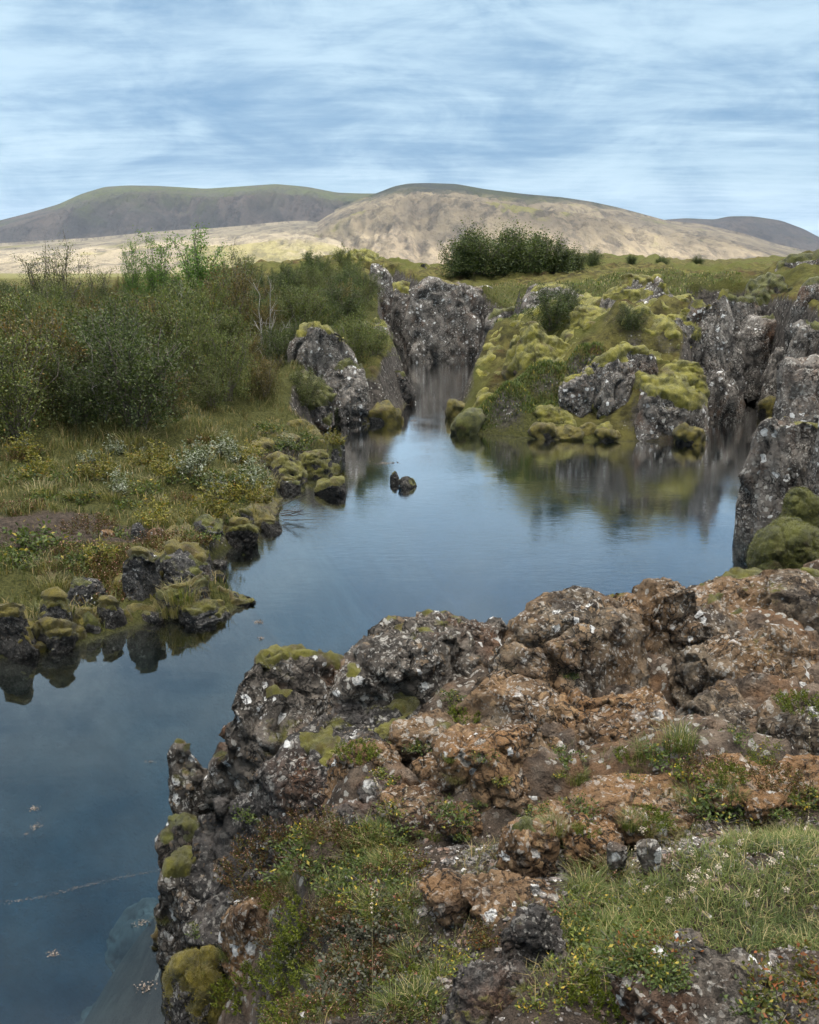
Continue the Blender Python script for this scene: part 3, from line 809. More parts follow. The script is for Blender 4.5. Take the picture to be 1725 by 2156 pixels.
for i, (bx, zz, mt) in enumerate([((1040, 1590, 1130, 1650), 1.75, 'brown'), ((700, 1560, 830, 1660), 1.5, 'brown'), ((840, 1500, 985, 1600), 1.6, 'brown'), ((880, 1590, 970, 1660), 1.66, 'orange'), ((1180, 1540, 1260, 1600), 1.75, 'orange'), ((1130, 1690, 1240, 1745), 1.85, 'orange'),
                                  ((1400, 1560, 1490, 1620), 1.85, 'brown'), ((1640, 1545, 1740, 1610), 1.9, 'brown'), ((760, 1640, 850, 1700), 1.55, 'dark'), ((620, 1600, 740, 1700), 1.3, 'dark'), ((1330, 1600, 1420, 1660), 1.85, 'orange'), ((1560, 1660, 1640, 1705), 2.0, 'orange'), ((930, 1690, 1000, 1745), 1.75, 'orange'),
                                  ((700, 1690, 800, 1760), 1.5, 'dark'), ((1290, 1700, 1370, 1745), 1.95, 'orange')]):
    R('lava_rock', FILL[i], bx, zz, M[mt], 5, k=.95, pw=3.0, ncut=7, seed=1200 + i * 9, grow=.08)
# left edge above the water
R('lava_rock', 'tall oval boulder with white lichen, leaning over the water', (357, 1570, 468, 1740), .62, M['lava'], 5, k=.9, pw=2.3, ncut=4, seed=171, lean=-.12, moss=[dict(cov=.25, th=.03, mat=MB, up=(.4, .9))])
R('lava_rock', 'low knob under the oval boulder with a grey green moss cap', (338, 1722, 440, 1850), .45, M['lava'], 5, k=1.0, pw=2.5, ncut=4, seed=176, moss=[dict(cov=.4, th=.022, mat='mossdark')])
R('lava_outcrop', 'dark craggy lava edge below the dome with a bright moss cushion', (385, 1660, 720, 1950), .6, M['dark'], 6, k=1.0, pw=2.7, ncut=7, seed=183, cat='rock outcrop', moss=[dict(cov=.22, th=.04, mat=MB, up=(.45, .9))], rough=1.3)
R('lava_outcrop', 'steep lava wall dropping into the water, black with white streaks', (338, 1790, 560, 2060), .02, M['lava'], 6, k=1.0, pw=3.2, ncut=6, seed=192, cat='rock outcrop', moss=[dict(cov=.33, th=.05, mat=MB, up=(.3, .85))], rough=1.2, column=.6)
R('lava_rock', 'bare brown block under overhanging green plants', (468, 1885, 600, 2030), .62, M['orange'], 5, k=.8, pw=3.6, ncut=5, seed=199, yaw=.3)
R('lava_rock', 'moss covered stone at the water edge in the bottom corner', (345, 2010, 500, 2200), .1, M['dark'], 5, k=1.0, pw=2.5, ncut=4, seed=204, moss=[dict(cov=.55, th=.035, mat='mossgold', up=(0, .7))])
R('lava_rock', 'sunken black rock at the foot of the lava wall', (325, 1945, 420, 2010), -.05, M['wetrock'], 5, k=.9, seed=211, moss=[dict(cov=.45, th=.04, mat='mossgold', up=(0, .7))])
for i, (bx, zz) in enumerate([((225, 1890, 420, 2060), -1.5), ((150, 2080, 420, 2220), -1.6)]):
    R('sunken_rock', 'pale silt covered boulder lying under the clear water', bx, zz, M['silt'], 5, k=.9, pw=2.6, ncut=4, seed=215 + i, sink=.2, group='sunken boulders under the clear water', rough=.3)

# -- left bank, along the water
LB = [
    ('grey angular boulder, the smaller of two side by side on the left bank', (258, 1158, 342, 1258), .25, 'shore', dict(cov=.35, th=.05, mat=MD), 4.0),
    ('tallest grey angular boulder on the left bank with a mossy shoulder', (332, 1152, 446, 1236), .28, 'shore', dict(cov=.22, th=.05, mat=MD), 4.2),
    ('moss topped block behind the tallest grey boulder', (425, 1162, 452, 1226), .1, 'wetrock', dict(cov=.6, th=.05, mat=MB), 3.0),
    ('half buried grey rock among brown twigs on the left bank', (142, 1218, 228, 1272), .2, 'shore', dict(cov=.35, th=.03, mat=MD), 3.2),
    ('upright grey rock with a domed bright moss cap', (72, 1258, 162, 1345), .1, 'shore', dict(cov=.6, th=.06, mat=MB), 3.0),
    ('low rock under golden moss at the left end of the shore', (-20, 1290, 82, 1388), .0, 'wetrock', dict(cov=.75, th=.07, mat='mossgold'), 3.0),
    ('small stone with yellow moss on the edge of the shore', (70, 1318, 166, 1374), .0, 'wetrock', dict(cov=.6, th=.06, mat='mossgold'), 3.2),
    ('dark stone under a brown moss cushion by the water', (158, 1288, 214, 1345), .0, 'wetrock', dict(cov=.75, th=.06, mat=MD), 2.8),
    ('black stone with moss spots beside the brown cushion', (205, 1265, 268, 1332), .0, 'wetrock', dict(cov=.45, th=.05, mat=MB), 2.8),
    ('broad mound of moss on a rock beside the grey shore slabs', (335, 1226, 452, 1292), .05, 'shore', dict(cov=.8, th=.08, mat=MD), 2.8),
    ('flat grey slab with a grassy moss top at the water', (375, 1264, 484, 1316), .0, 'shore', dict(cov=.5, th=.06, mat=MB), 3.4),
    ('dark flat slab reaching farthest into the water', (450, 1248, 536, 1282), .0, 'wetrock', dict(cov=.3, th=.03, mat=MB), 3.6),
    ('little grey slab at the waterline between mossy rocks', (288, 1280, 348, 1312), .0, 'shore', dict(cov=.3, th=.03, mat=MB), 3.4),
    ('dark wet rock with a round green moss top at the bend of the shore', (458, 1100, 542, 1152), .0, 'wetrock', dict(cov=.6, th=.07, mat=MB), 2.8),
    ('flat black rock just above the water beside the dead twigs', (548, 1096, 594, 1122), .0, 'wetrock', dict(cov=.2, th=.03, mat=MD), 3.2),
    ('hummock of moss on the shore near the dead twigs', (498, 1076, 536, 1112), .2, 'wetrock', dict(cov=.85, th=.06, mat=MB), 2.5),
    ('small dark stone in the shallows below the grassy point', (588, 1008, 634, 1034), .0, 'wetrock', dict(cov=.4, th=.05, mat=MD), 3.0),
    ('mossy dark ledge on the grassy point', (560, 964, 645, 1012), .05, 'wetrock', dict(cov=.65, th=.09, mat=MB), 3.0),
    ('mossy stone at the tip of the grassy point', (630, 952, 706, 995), .0, 'wetrock', dict(cov=.75, th=.09, mat=MB), 3.0),
    ('round hummock at the end of the grassy point', (686, 928, 727, 968), .0, 'shore', dict(cov=.8, th=.09, mat=MD), 2.8),
    ('rock islet capped with moss in the open water', (664, 1004, 732, 1042), .0, 'wetrock', dict(cov=.6, th=.07, mat=MB), 3.0),
    ('pointed little rock standing in the lake', (821, 992, 841, 1018), .0, 'wetrock', dict(cov=.25, th=.03, mat=MD), 2.6),
    ('low dark rock lying in the lake beside the pointed one', (839, 1001, 878, 1029), .0, 'wetrock', dict(cov=.25, th=.03, mat=MD), 2.6),
    ('rusty stone on the bare soil of the left bank', (308, 1110, 350, 1142), .45, 'orange', None, 3.0),
    ('small orange stone on the bare soil', (213, 1114, 242, 1136), .5, 'orange', None, 3.0),
    ('grey stone sunk in the bare soil', (275, 1100, 312, 1140), .45, 'shore', None, 3.0),
    ('dark stone among the shrubs above the tallest grey boulder', (405, 1085, 470, 1120), .45, 'shore', dict(cov=.4, th=.04, mat=MD), 3.0),
    ('low wet stone at the foot of the moss topped block', (448, 1178, 478, 1194), .0, 'wetrock', None, 3.0),
    ('tiny black stone at the waterline under the moss topped block', (445, 1206, 476, 1222), .0, 'wetrock', None, 3.0),
]
for i, (lb, bx, zb, mt, ms_, pw_) in enumerate(LB):
    big = (bx[2] - bx[0]) > 70
    if ms_: ms_ = dict(ms_, th=ms_['th'] * .55, cov=ms_['cov'] * .82)
    R('shore_rock', lb, bx, zb, M[mt], 5 if big else 4, k=.85, pw=pw_, ncut=6, seed=300 + i * 7, moss=[ms_] if ms_ else None, sink=1.0)
# -- left side of the channel
LC = [
    ('lichen spotted lava ledge crowning the left side of the channel', (612, 694, 742, 835), dict(dist=29.0), 'cliff', dict(cov=.35, th=.12, mat='moss', up=(.4, .9)), 4.5, 'rock ledge', 1.0),
    ('grey rock wall with vertical cracks at the narrows', (726, 684, 832, 790), dict(dist=37), 'cliff', dict(cov=.12, th=.1, mat='moss', up=(.5, .9)), 5.0, 'rock wall', 1.0),
    ('broken dark rocks tumbling from the ledge to the water', (675, 765, 775, 882), dict(dist=28.2), 'cliff', dict(cov=.3, th=.1, mat=MD, up=(.4, .9)), 3.0, 'rock ledge', .5),
    ('dark rock with a jutting nose over the narrows', (808, 782, 872, 855), dict(dist=32.5), 'dark', dict(cov=.3, th=.1, mat=MD, up=(.4, .9)), 2.8, 'rock', 0),
    ('low rock between the nose and the wall at the narrows', (770, 745, 842, 800), dict(dist=36), 'cliff', dict(cov=.4, th=.12, mat=MD, up=(.3, .9)), 3.2, 'rock', .3),
    ('dark shelf rock under heath on the left slope', (610, 795, 700, 870), dict(dist=27.2), 'dark', dict(cov=.6, th=.15, mat=MD), 3.2, 'rock', .3),
]
for i, (lb, bx, kw, mt, ms_, pw_, ct, cl) in enumerate(LC):
    R('cliff_rock', lb, bx, 0, M[mt], 5, k=.8, pw=pw_, ncut=6, seed=500 + i * 11, moss=[ms_], cat=ct, column=cl, **kw)
for i, bx in enumerate([(700, 848, 756, 889), (735, 866, 785, 893), (772, 848, 842, 892), (752, 852, 790, 876), (818, 866, 846, 890)]):
    R('mossy_stone', 'golden moss covered stone at the waterline below the left ledge', bx, 0, M['wetrock'], 4, k=.9, pw=2.8, seed=560 + i * 3, moss=[dict(cov=.7, th=.1, mat='mossgold', up=(-.1, .6))], group='golden mossy stones below the left ledge')
# ridge of lava far left of the channel
R('lava_ridge', 'craggy lava rim dropping from the mossy ridge into the channel', (778, 556, 826, 735), 0, M['cliff'], 5, k=1.2, pw=3.6, ncut=6, seed=601, dist=52, column=.7, moss=[dict(cov=.3, th=.2, mat='moss', up=(.35, .9))], cat='rock wall')
R('lava_ridge', 'mossy lava crest on the skyline with knobs of bare rock', (690, 534, 806, 580), 0, M['cliff'], 5, k=.9, pw=2.6, ncut=6, seed=607, dist=66, moss=[dict(cov=.75, th=.25, mat='moss', up=(-.1, .6))], cat='rock ridge')
R('lava_ridge', 'stack of shattered grey blocks closing the end of the channel', (796, 600, 872, 748), 0, M['cliff'], 5, k=.8, pw=3.2, ncut=7, seed=617, dist=54, column=.3, moss=[dict(cov=.4, th=.15, mat='moss', up=(.2, .8))], cat='rock slope')
R('lava_ridge', 'tumbled mossy lava blocks at the far end of the channel', (805, 562, 925, 735), 0, M['cliff'], 5, k=.7, pw=2.8, ncut=8, seed=613, dist=66, moss=[dict(cov=.5, th=.3, mat='moss', up=(.0, .7))], cat='rock slope')
# -- the right side: wall, mossy island block, cave and cliffs
RC = [
    ('tall flat faced grey rock wall beside the far water', (856, 592, 1050, 758), dict(dist=48.5), 'cliff', [dict(cov=.12, th=.15, mat='mossgold', up=(.5, .95))], 6.0, 'rock wall', .4, .5),
    ('leaning grey slab between the flat wall and the mossy hill', (1015, 650, 1130, 770), dict(dist=45.5), 'cliff', [dict(cov=.35, th=.15, mat=MD, up=(.3, .85))], 3.2, 'rock wall', .5, .8),
    ('broken lichened rocks at the left foot of the mossy hill', (1030, 740, 1130, 840), dict(dist=32), 'cliff', [dict(cov=.4, th=.15, mat='moss', up=(.3, .85))], 3.0, 'rock', .3, .7),
    ('lichened outcrop under the meadow edge', (1105, 606, 1262, 690), dict(dist=35.5), 'cliff', [dict(cov=.3, th=.15, mat='moss', up=(.5, .95))], 3.6, 'rock ledge', .6, .7),
    ('grey crag at the top of the mossy hill', (1262, 592, 1440, 700), dict(dist=30.5), 'cliff', [dict(cov=.42, th=.16, mat='moss', up=(.45, .9))], 3.4, 'rock ledge', .4, .8),
    ('dark fissured cliff on the right flank of the mossy hill', (1395, 632, 1548, 868), dict(dist=28.6), 'cliff', [dict(cov=.3, th=.16, mat='moss', up=(.45, .9))], 3.8, 'cliff', 1.0, .8),
    ('grey fissured block under a thick moss hood in the middle of the hill', (1225, 735, 1385, 872), dict(dist=26.3), 'cliff', [dict(cov=.55, th=.17, mat='moss', up=(.3, .8))], 3.6, 'rock', .6, .8),
    ('waterside block buried under a lumpy yellow moss cushion', (1298, 802, 1484, 940), dict(dist=25.4), 'cliff', [dict(cov=.66, th=.2, mat='moss', up=(.2, .7))], 3.6, 'rock', .4, .8),
    ('small grey rock with moss left of the hooded block', (1180, 785, 1252, 852), dict(dist=26.6), 'cliff', [dict(cov=.4, th=.12, mat='moss', up=(.4, .9))], 3.2, 'rock', .3, .8),
    ('white lichened rock at the left foot of the mossy hill', (1040, 792, 1110, 850), dict(dist=29.5), 'lava', [dict(cov=.3, th=.12, mat='moss', up=(.4, .9))], 3.0, 'rock', .0, .8),
    ('moss draped step high on the hill beside the path', (1385, 672, 1478, 735), dict(dist=29), 'cliff', [dict(cov=.6, th=.15, mat='moss', up=(.2, .8))], 3.2, 'rock', .2, .9),
    ('broad mossy shoulder on the left slope of the hill', (1065, 700, 1200, 800), dict(dist=28.6), 'dark', [dict(cov=.85, th=.18, mat='moss', up=(-.2, .5))], 2.6, 'mossy rock', 0, .9),
    ('mossy hump in the middle of the hill', (1160, 660, 1300, 745), dict(dist=30), 'dark', [dict(cov=.85, th=.18, mat='moss', up=(-.2, .5))], 2.6, 'mossy rock', 0, .9),
    ('mossy hump right of the hill centre below the crag', (1300, 690, 1400, 760), dict(dist=28.6), 'dark', [dict(cov=.85, th=.18, mat='moss', up=(-.2, .5))], 2.6, 'mossy rock', 0, .9),
    ('moss mound on top of the waterside cliff', (1395, 775, 1485, 850), dict(dist=26.6), 'dark', [dict(cov=.9, th=.17, mat='moss', up=(-.3, .4))], 2.6, 'mossy rock', 0, .9),
    ('low hump of pale moss at the foot of the slope', (1110, 862, 1220, 918), dict(dist=25.9), 'dark', [dict(cov=.85, th=.13, mat='moss', up=(-.2, .5))], 2.6, 'mossy rock', 0, .9),
    ('crumpled pale rock above the cave', (1536, 672, 1650, 800), dict(dist=32.5), 'cliff', [dict(cov=.3, th=.15, mat=MD, up=(.4, .9))], 3.0, 'cliff', .5, .7),
    ('rock pillar right of the cave', (1606, 740, 1672, 880), dict(dist=30.5), 'cliff', [dict(cov=.15, th=.1, mat=MD, up=(.5, .9))], 3.4, 'cliff', .8, .8),
    ('upper cliff band under the heath at the right edge', (1655, 590, 1800, 760), dict(dist=30), 'cliff', [dict(cov=.2, th=.15, mat=MD, up=(.4, .9))], 3.6, 'cliff', .6, .8),
    ('bare lichened rocks on the skyline at the right edge', (1640, 532, 1800, 590), dict(dist=37), 'cliff', [dict(cov=.4, th=.15, mat=MD, up=(.3, .85))], 3.0, 'rock ledge', .2, .8),
    ('grey broken wall behind the fissured cliff', (1500, 630, 1600, 760), dict(dist=34), 'cliff', [dict(cov=.35, th=.15, mat=MD, up=(.3, .85))], 3.4, 'cliff', .6, .7),
    ('heath covered crag above the cave', (1560, 590, 1690, 720), dict(dist=34.5), 'dark', [dict(cov=.6, th=.15, mat=MD, up=(.1, .7))], 3.0, 'cliff', .3, .8),
    ('shaded wall between the cave and the big grey cliff', (1640, 680, 1760, 860), dict(dist=27), 'cliff', [dict(cov=.3, th=.12, mat=MD, up=(.4, .9))], 3.6, 'cliff', .6, .7),
    ('big upright grey lichen spotted cliff on the right', (1625, 738, 1830, 1010), dict(dist=17.6), 'cliff', [dict(cov=.1, th=.08, mat=MB, up=(.6, .98))], 4.2, 'cliff', .5, .7),
    ('bulging grey wall with white lichen discs above the water', (1553, 884, 1750, 1118), dict(dist=16.3), 'cliff', [dict(cov=.24, th=.06, mat='moss', up=(.5, .95))], 3.4, 'cliff', .15, .8),
    ('grey slab leaning at the right edge over the outcrop', (1690, 850, 1830, 1210), dict(dist=14.4), 'cliff', [dict(cov=.2, th=.06, mat=MB, up=(.5, .95))], 3.6, 'cliff', .3, .8),
]
for i, (lb, bx, kw, mt, ms_, pw_, ct, cl, kk) in enumerate(RC):
    ms_ = [dict(q_, th=q_['th'] * .6) for q_ in ms_]
    R('cliff_rock', lb, bx, 0, M[mt], 5, k=kk, pw=pw_, ncut=6, seed=700 + i * 13, moss=ms_, cat=ct, column=cl, sink=1.2, **kw)
R('mossy_boulder', 'upper of two dark boulders under green moss below the bulging wall', (1644, 1036, 1726, 1120), 0, M['wetrock'], 5, k=.9, pw=2.4, ncut=3, seed=1010, dist=13.6, moss=[dict(cov=.95, th=.05, mat=MD, up=(-.5, .25))], cat='boulder', sink=.9)
R('mossy_boulder', 'big boulder under a thick green moss coat at the end of the outcrop', (1588, 1108, 1740, 1212), 0, M['wetrock'], 5, k=.8, pw=2.4, ncut=3, seed=1021, dist=11.2, moss=[dict(cov=.9, th=.07, mat=MD, up=(-.5, .3))], cat='boulder', sink=.9)
for i, bx in enumerate([(1118, 894, 1175, 926), (1165, 902, 1225, 928), (1215, 898, 1262, 926), (1255, 905, 1302, 930), (1420, 898, 1484, 938), (1490, 835, 1552, 866), (1600, 838, 1650, 876)]):
    R('mossy_stone', 'golden moss covered stone at the waterline of the mossy hill', bx, 0, M['wetrock'], 4, k=.9, pw=2.7, seed=1040 + i * 3, moss=[dict(cov=.75, th=.09, mat='mossgold', up=(-.2, .6))], group='golden mossy stones along the mossy hill')
R('mossy_stone', 'wedge of yellow moss rising from the water off the hill', (943, 848, 988, 882), 0, M['wetrock'], 4, k=1.0, pw=2.6, seed=1071, moss=[dict(cov=.85, th=.1, mat='mossgold', up=(-.3, .5))])
R('mossy_stone', 'dark weedy stone behind the yellow moss wedge', (985, 822, 1048, 852), 0, M['wetrock'], 4, k=.8, pw=2.8, seed=1075, moss=[dict(cov=.65, th=.12, mat='mossgold', up=(-.2, .6))])
R('mossy_stone', 'round moss hummock at the left tip of the island shore', (958, 866, 1030, 915), 0, M['wetrock'], 4, k=.9, pw=2.5, seed=1079, moss=[dict(cov=.95, th=.14, mat=MD, up=(-.5, .4))])

# ------------------------------------------------------------------ water
mw, t = mat_new('lake_water')
p = t.pos()
dist = t.n('ShaderNodeVectorMath', props={'operation': 'LENGTH'}, out=1, i0=p)
q1 = t.noise(t.vmul(p, (2.4, 5.5, 1)), 1.6, 4, .6)
q2 = t.noise(t.vmul(p, (.35, .6, 1)), .7, 3, .5)
gust = t.step(q2, .40, .62)
midlake = t.math('MULTIPLY', t.step(t.n('ShaderNodeSeparateXYZ', out=1, Vector=p), 10.5, 14), 1.0)
amp = t.math('ADD', .12, t.math('MULTIPLY', midlake, t.math('ADD', .35, t.math('MULTIPLY', gust, .8))))
fy_ = t.n('ShaderNodeSeparateXYZ', out=1, Vector=p)
breeze = t.math('MULTIPLY', t.step(fy_, 47.0, 50.0), t.step(t.n('ShaderNodeSeparateXYZ', out=0, Vector=p), 2.2, .6))     # a puff of wind ruffles the far end of the channel
amp = t.math('ADD', amp, t.math('MULTIPLY', breeze, 9.0))
nb = t.bump(t.math('MULTIPLY', q1, amp), .0036, 1.0)
nb2 = t.bump(t.noise(t.vmul(p, (.5, 1.1, 1)), 1.0, 2, .5), .0025, 1.0, nb)
fr = t.n('ShaderNodeFresnel', IOR=1.333, Normal=nb2)
gl = t.n('ShaderNodeBsdfGlossy', Color=(1, 1, 1, 1), Roughness=.015, Normal=nb2)
tr = t.n('ShaderNodeBsdfTransparent', Color=(.93, .96, .97, 1))
sh = t.n('ShaderNodeMixShader', Fac=t.math('MINIMUM', t.math('MULTIPLY', t.math('POWER', fr, 1.12), 2.9), 1.0), i1=tr, i2=gl)
vol = t.n('ShaderNodeVolumeAbsorption', Color=(.10, .66, .90, 1), Density=.34)
finish(t, sh, vol)
wx0, wx1, wy0, wy1, wz = -70, 15, -22, 66, -5.6
wv = [(wx0, wy0, 0), (wx1, wy0, 0), (wx1, wy1, 0), (wx0, wy1, 0), (wx0, wy0, wz), (wx1, wy0, wz), (wx1, wy1, wz), (wx0, wy1, wz)]
wf = np.array([(0, 1, 2, 3), (7, 6, 5, 4), (0, 4, 5, 1), (1, 5, 6, 2), (2, 6, 7, 3), (3, 7, 4, 0)])
water = mk('water', wv, wf, mw, smooth=False)
tag(water, 'calm clear blue lake water winding between the rocks', 'water', kind='structure')

# ------------------------------------------------------------------ looking up where things stand
bpy.context.view_layer.update()
_dg = bpy.context.evaluated_depsgraph_get()
SKIP = {'water', 'haze'}
def hit(px, py, want=None):
    """where the ground or rock lies along a line of sight: point, normal, object"""
    d = Vector(ray(px, py)).normalized()
    o = Vector((0, 0, HC))
    for _ in range(8):
        ok, loc, nrm, fi, ob, mx = scene.ray_cast(_dg, o, d)
        if not ok: return None
        if ob.name.split('.')[0] in SKIP or (want and not ob.name.startswith(want)):
            o = loc + d * .002; continue
        return np.array(loc), np.array(nrm), ob
    return None
def drop(x, y, z=30.0):
    """surface height under a point"""
    o = Vector((x, y, z))
    for _ in range(4):
        ok, loc, nrm, fi, ob, mx = scene.ray_cast(_dg, o, Vector((0, 0, -1)))
        if not ok: return None
        if ob.name.split('.')[0] in SKIP:
            o = loc - Vector((0, 0, .002)); continue
        return np.array(loc), np.array(nrm), ob
    return None

# ------------------------------------------------------------------ clouds that shade the place
mc, t = mat_new('cloud_vapour')
al = t.attr('cover')
nz = t.noise(t.pos(), .0035, 6, .6)
a_ = t.math('MULTIPLY', t.step(t.math('ADD', al, t.math('MULTIPLY', t.math('SUBTRACT', nz, .5), .7)), .12, .62), t.attr('body'))
dd = t.n('ShaderNodeBsdfDiffuse', Color=(.93, .94, .95, 1))
tl = t.n('ShaderNodeBsdfTranslucent', Color=(.93, .94, .96, 1))
body = t.n('ShaderNodeMixShader', Fac=.8, i1=dd, i2=tl)
finish(t, t.n('ShaderNodeMixShader', Fac=a_, i1=t.n('ShaderNodeBsdfTransparent'), i2=body))

def cloud(name, label, poly, alt, thick, soft, step, body=1.0):
    """a lumpy bank of cloud: the outline is given on the ground it shades and lifted along the sun's direction"""
    sh = np.array([np.array(p) + SUN * ((alt - p[2]) / SUN[2]) for p in poly])[:, :2]
    lo, hi = sh.min(0) - soft, sh.max(0) + soft
    xs, ys = np.arange(lo[0], hi[0] + step, step), np.arange(lo[1], hi[1] + step, step)
    GX, GY = np.meshgrid(xs, ys, indexing='ij')
    x, y = GX.ravel(), GY.ravel()
    d = np.full(len(x), 1e12); ins = np.zeros(len(x), bool)
    for i in range(len(sh)):
        a, b = sh[i], sh[(i + 1) % len(sh)]
        e = b - a
        tt = np.clip(((x - a[0]) * e[0] + (y - a[1]) * e[1]) / (e @ e), 0, 1)
        d = np.minimum(d, np.hypot(x - a[0] - tt * e[0], y - a[1] - tt * e[1]))
        c = ((a[1] > y) != (b[1] > y))
        xi = a[0] + (y - a[1]) * e[0] / (e[1] if e[1] else 1e-9)
        ins ^= c & (x < xi)
    sd = np.where(ins, d, -d)
    den = np.clip(.5 + .5 * sd / soft, 0, 1)
    bulge = sstep(den, .1, 1) * thick
    lump = .6 + .8 * np.abs(fbm(xy(x, y, 2.2 / max(soft * 3, 1), 4), 4))
    zt, zb_ = alt + bulge * lump + 1, alt - bulge * .35 * lump - 1
    n = len(x); idx = np.arange(n).reshape(GX.shape)
    q = np.stack([idx[:-1, :-1], idx[1:, :-1], idx[1:, 1:], idx[:-1, 1:]], -1).reshape(-1, 4)
    keep = (den[q] > 0).any(1); q = q[keep]
    o = mk(name, np.concatenate([np.stack([x, y, zt], 1), np.stack([x, y, zb_], 1)]), [q, q[:, ::-1] + n], mc, attrs={'cover': np.concatenate([den, den]), 'body': np.full(2 * n, body)})
    tag(o, label, 'cloud', kind='stuff')

edge = []
for px, py in [(-260, 512), (-100, 506), (0, 503), (100, 499), (200, 495), (300, 489), (370, 484), (450, 478), (540, 470), (620, 464), (690, 466), (750, 446), (810, 430), (860, 420), (920, 432), (980, 428), (1040, 440), (1090, 430), (1140, 421),
               (1210, 424), (1280, 440), (1330, 452), (1390, 470), (1440, 486), (1520, 500), (1580, 506), (1640, 522), (1720, 545)]:
    h_ = hit(px, py + (58 if 740 < px < 1300 else 22))
    if h_ is not None and h_[0][1] > 1800: edge.append(h_[0])
far_pts = [np.array([5200, 9800, 0]), np.array([2500, 11000, 200]), np.array([-3000, 11000, 200]), np.array([-7500, 9500, 0])]
cloud('cloud', 'long bank of cloud shading the upper half of the mountains', edge + far_pts, 7000, 260, 170, 90, .86)
near_pts = [np.array([math.sin(a) * 520, 330 + math.cos(a) * 900, 0]) for a in np.linspace(0, 2 * math.pi, 18, endpoint=False)]
cloud('cloud', 'broad cloud high behind the viewer that shades the lake and rocks', near_pts, 1500, 140, 200, 60, .84)

# ------------------------------------------------------------------ haze
mh, t = mat_new('thin_haze')
finish(t, None, t.n('ShaderNodeVolumePrincipled', Color=(.72, .84, 1.0, 1), Density=.000022))
mh.cycles.volume_sampling = 'DISTANCE'
hx, hz0, hz1 = 16500, -70.0, 900
hv = [(a * hx, b * hx, c) for c in (hz0, hz1) for a, b in ((-1, -1), (1, -1), (1, 1), (-1, 1))]
hf = np.array([(3, 2, 1, 0), (4, 5, 6, 7), (0, 1, 5, 4), (1, 2, 6, 5), (2, 3, 7, 6), (3, 0, 4, 7)])
tag(mk('haze', hv, hf, mh, smooth=False), 'thin bluish haze over the plain and the mountains', 'haze', kind='stuff')

# ------------------------------------------------------------------ plants
rng = np.random.RandomState(5)

class Leaves:
    """collects leaf and blade faces for one mesh"""
    def __init__(self): self.v, self.q, self.t3, self.tint, self.pick, self.n = [], [], [], [], [], 0
    def add(self, v, q, tint, pick, per):
        self.v.append(v); self.q.append(q + self.n); self.n += len(v)
        self.tint.append(np.repeat(tint, per)); self.pick.append(np.repeat(pick, per))
    def leaves(self, p, d, size, asp=.55, droop=.3, rs=rng):
        """rhombic leaves at p pointing along d"""
        N = len(p)
        d = d / (np.linalg.norm(d, axis=1, keepdims=True) + 1e-9)
        r = rs.normal(size=(N, 3)); s = np.cross(d, r); s /= np.linalg.norm(s, axis=1, keepdims=True) + 1e-9
        L = (size * rs.uniform(.65, 1.25, N))[:, None] if np.isscalar(size) else size[:, None]
        up = np.cross(s, d)
        a, b = p, p + d * L * .5 + s * L * asp * .5 + up * L * .06
        c = p + d * L - up * L * droop * .3
        e = p + d * L * .5 - s * L * asp * .5 + up * L * .06
        v = np.stack([a, b, c, e], 1).reshape(-1, 3)
        self.add(v, np.arange(N * 4).reshape(N, 4), rs.rand(N), rs.rand(N), 4)
    def blades(self, p, h, wd, bend, az=None, rs=rng, tint=None):
        """grass blades rising from p, three cross sections each"""
        N = len(p)
        az = rs.uniform(0, 2 * math.pi, N) if az is None else az
        o = np.stack([np.cos(az), np.sin(az), 0 * az], 1)
        sd = np.stack([-np.sin(az), np.cos(az), 0 * az], 1) * np.asarray(wd).reshape(-1, 1) * .5
        H = np.asarray(h).reshape(-1, 1); B = np.asarray(bend).reshape(-1, 1)
        zz = np.array([0, 0, 1.0])
        m = p + zz * H * .55 + o * H * B * .28
        tp = p + zz * H * (1 - .35 * B) + o * H * B
        v = np.stack([p - sd, p + sd, m - sd * .8, m + sd * .8, tp - sd * .12, tp + sd * .12], 1).reshape(-1, 3)
        b = np.arange(N)[:, None] * 6
        q = np.concatenate([b + [0, 1, 3, 2], b + [2, 3, 5, 4]])
        tint = rs.rand(N) if tint is None else tint
        self.add(v, q, tint, rs.rand(N), 6)
    def dots(self, p, r, rs=rng):
        """little seed heads: octahedra"""
        N = len(p); o = np.array([(1, 0, 0), (0, 1, 0), (-1, 0, 0), (0, -1, 0), (0, 0, 1.1), (0, 0, -1.1)])
        v = (p[:, None, :] + o[None] * (r * rs.uniform(.6, 1.3, N))[:, None, None]).reshape(-1, 3)
        b = np.arange(N)[:, None] * 6
        q = np.concatenate([b + k for k in ([0, 1, 4, 4], [1, 2, 4, 4], [2, 3, 4, 4], [3, 0, 4, 4], [1, 0, 5, 5], [2, 1, 5, 5], [3, 2, 5, 5], [0, 3, 5, 5])])
        self.t3.append((q[:, :3] + self.n))
        self.v.append(v); self.n += len(v); self.tint.append(np.repeat(rs.rand(N), 6)); self.pick.append(np.repeat(rs.rand(N), 6))
    def build(self, name, mat, parent=None, loc=None):
        fs = []
        if self.q: fs.append(np.concatenate(self.q))
        if self.t3: fs.append(np.concatenate(self.t3))
        return mk(name, np.concatenate(self.v), fs, mat, parent, attrs={'tint': np.concatenate(self.tint), 'pick': np.concatenate(self.pick)}, loc=loc)

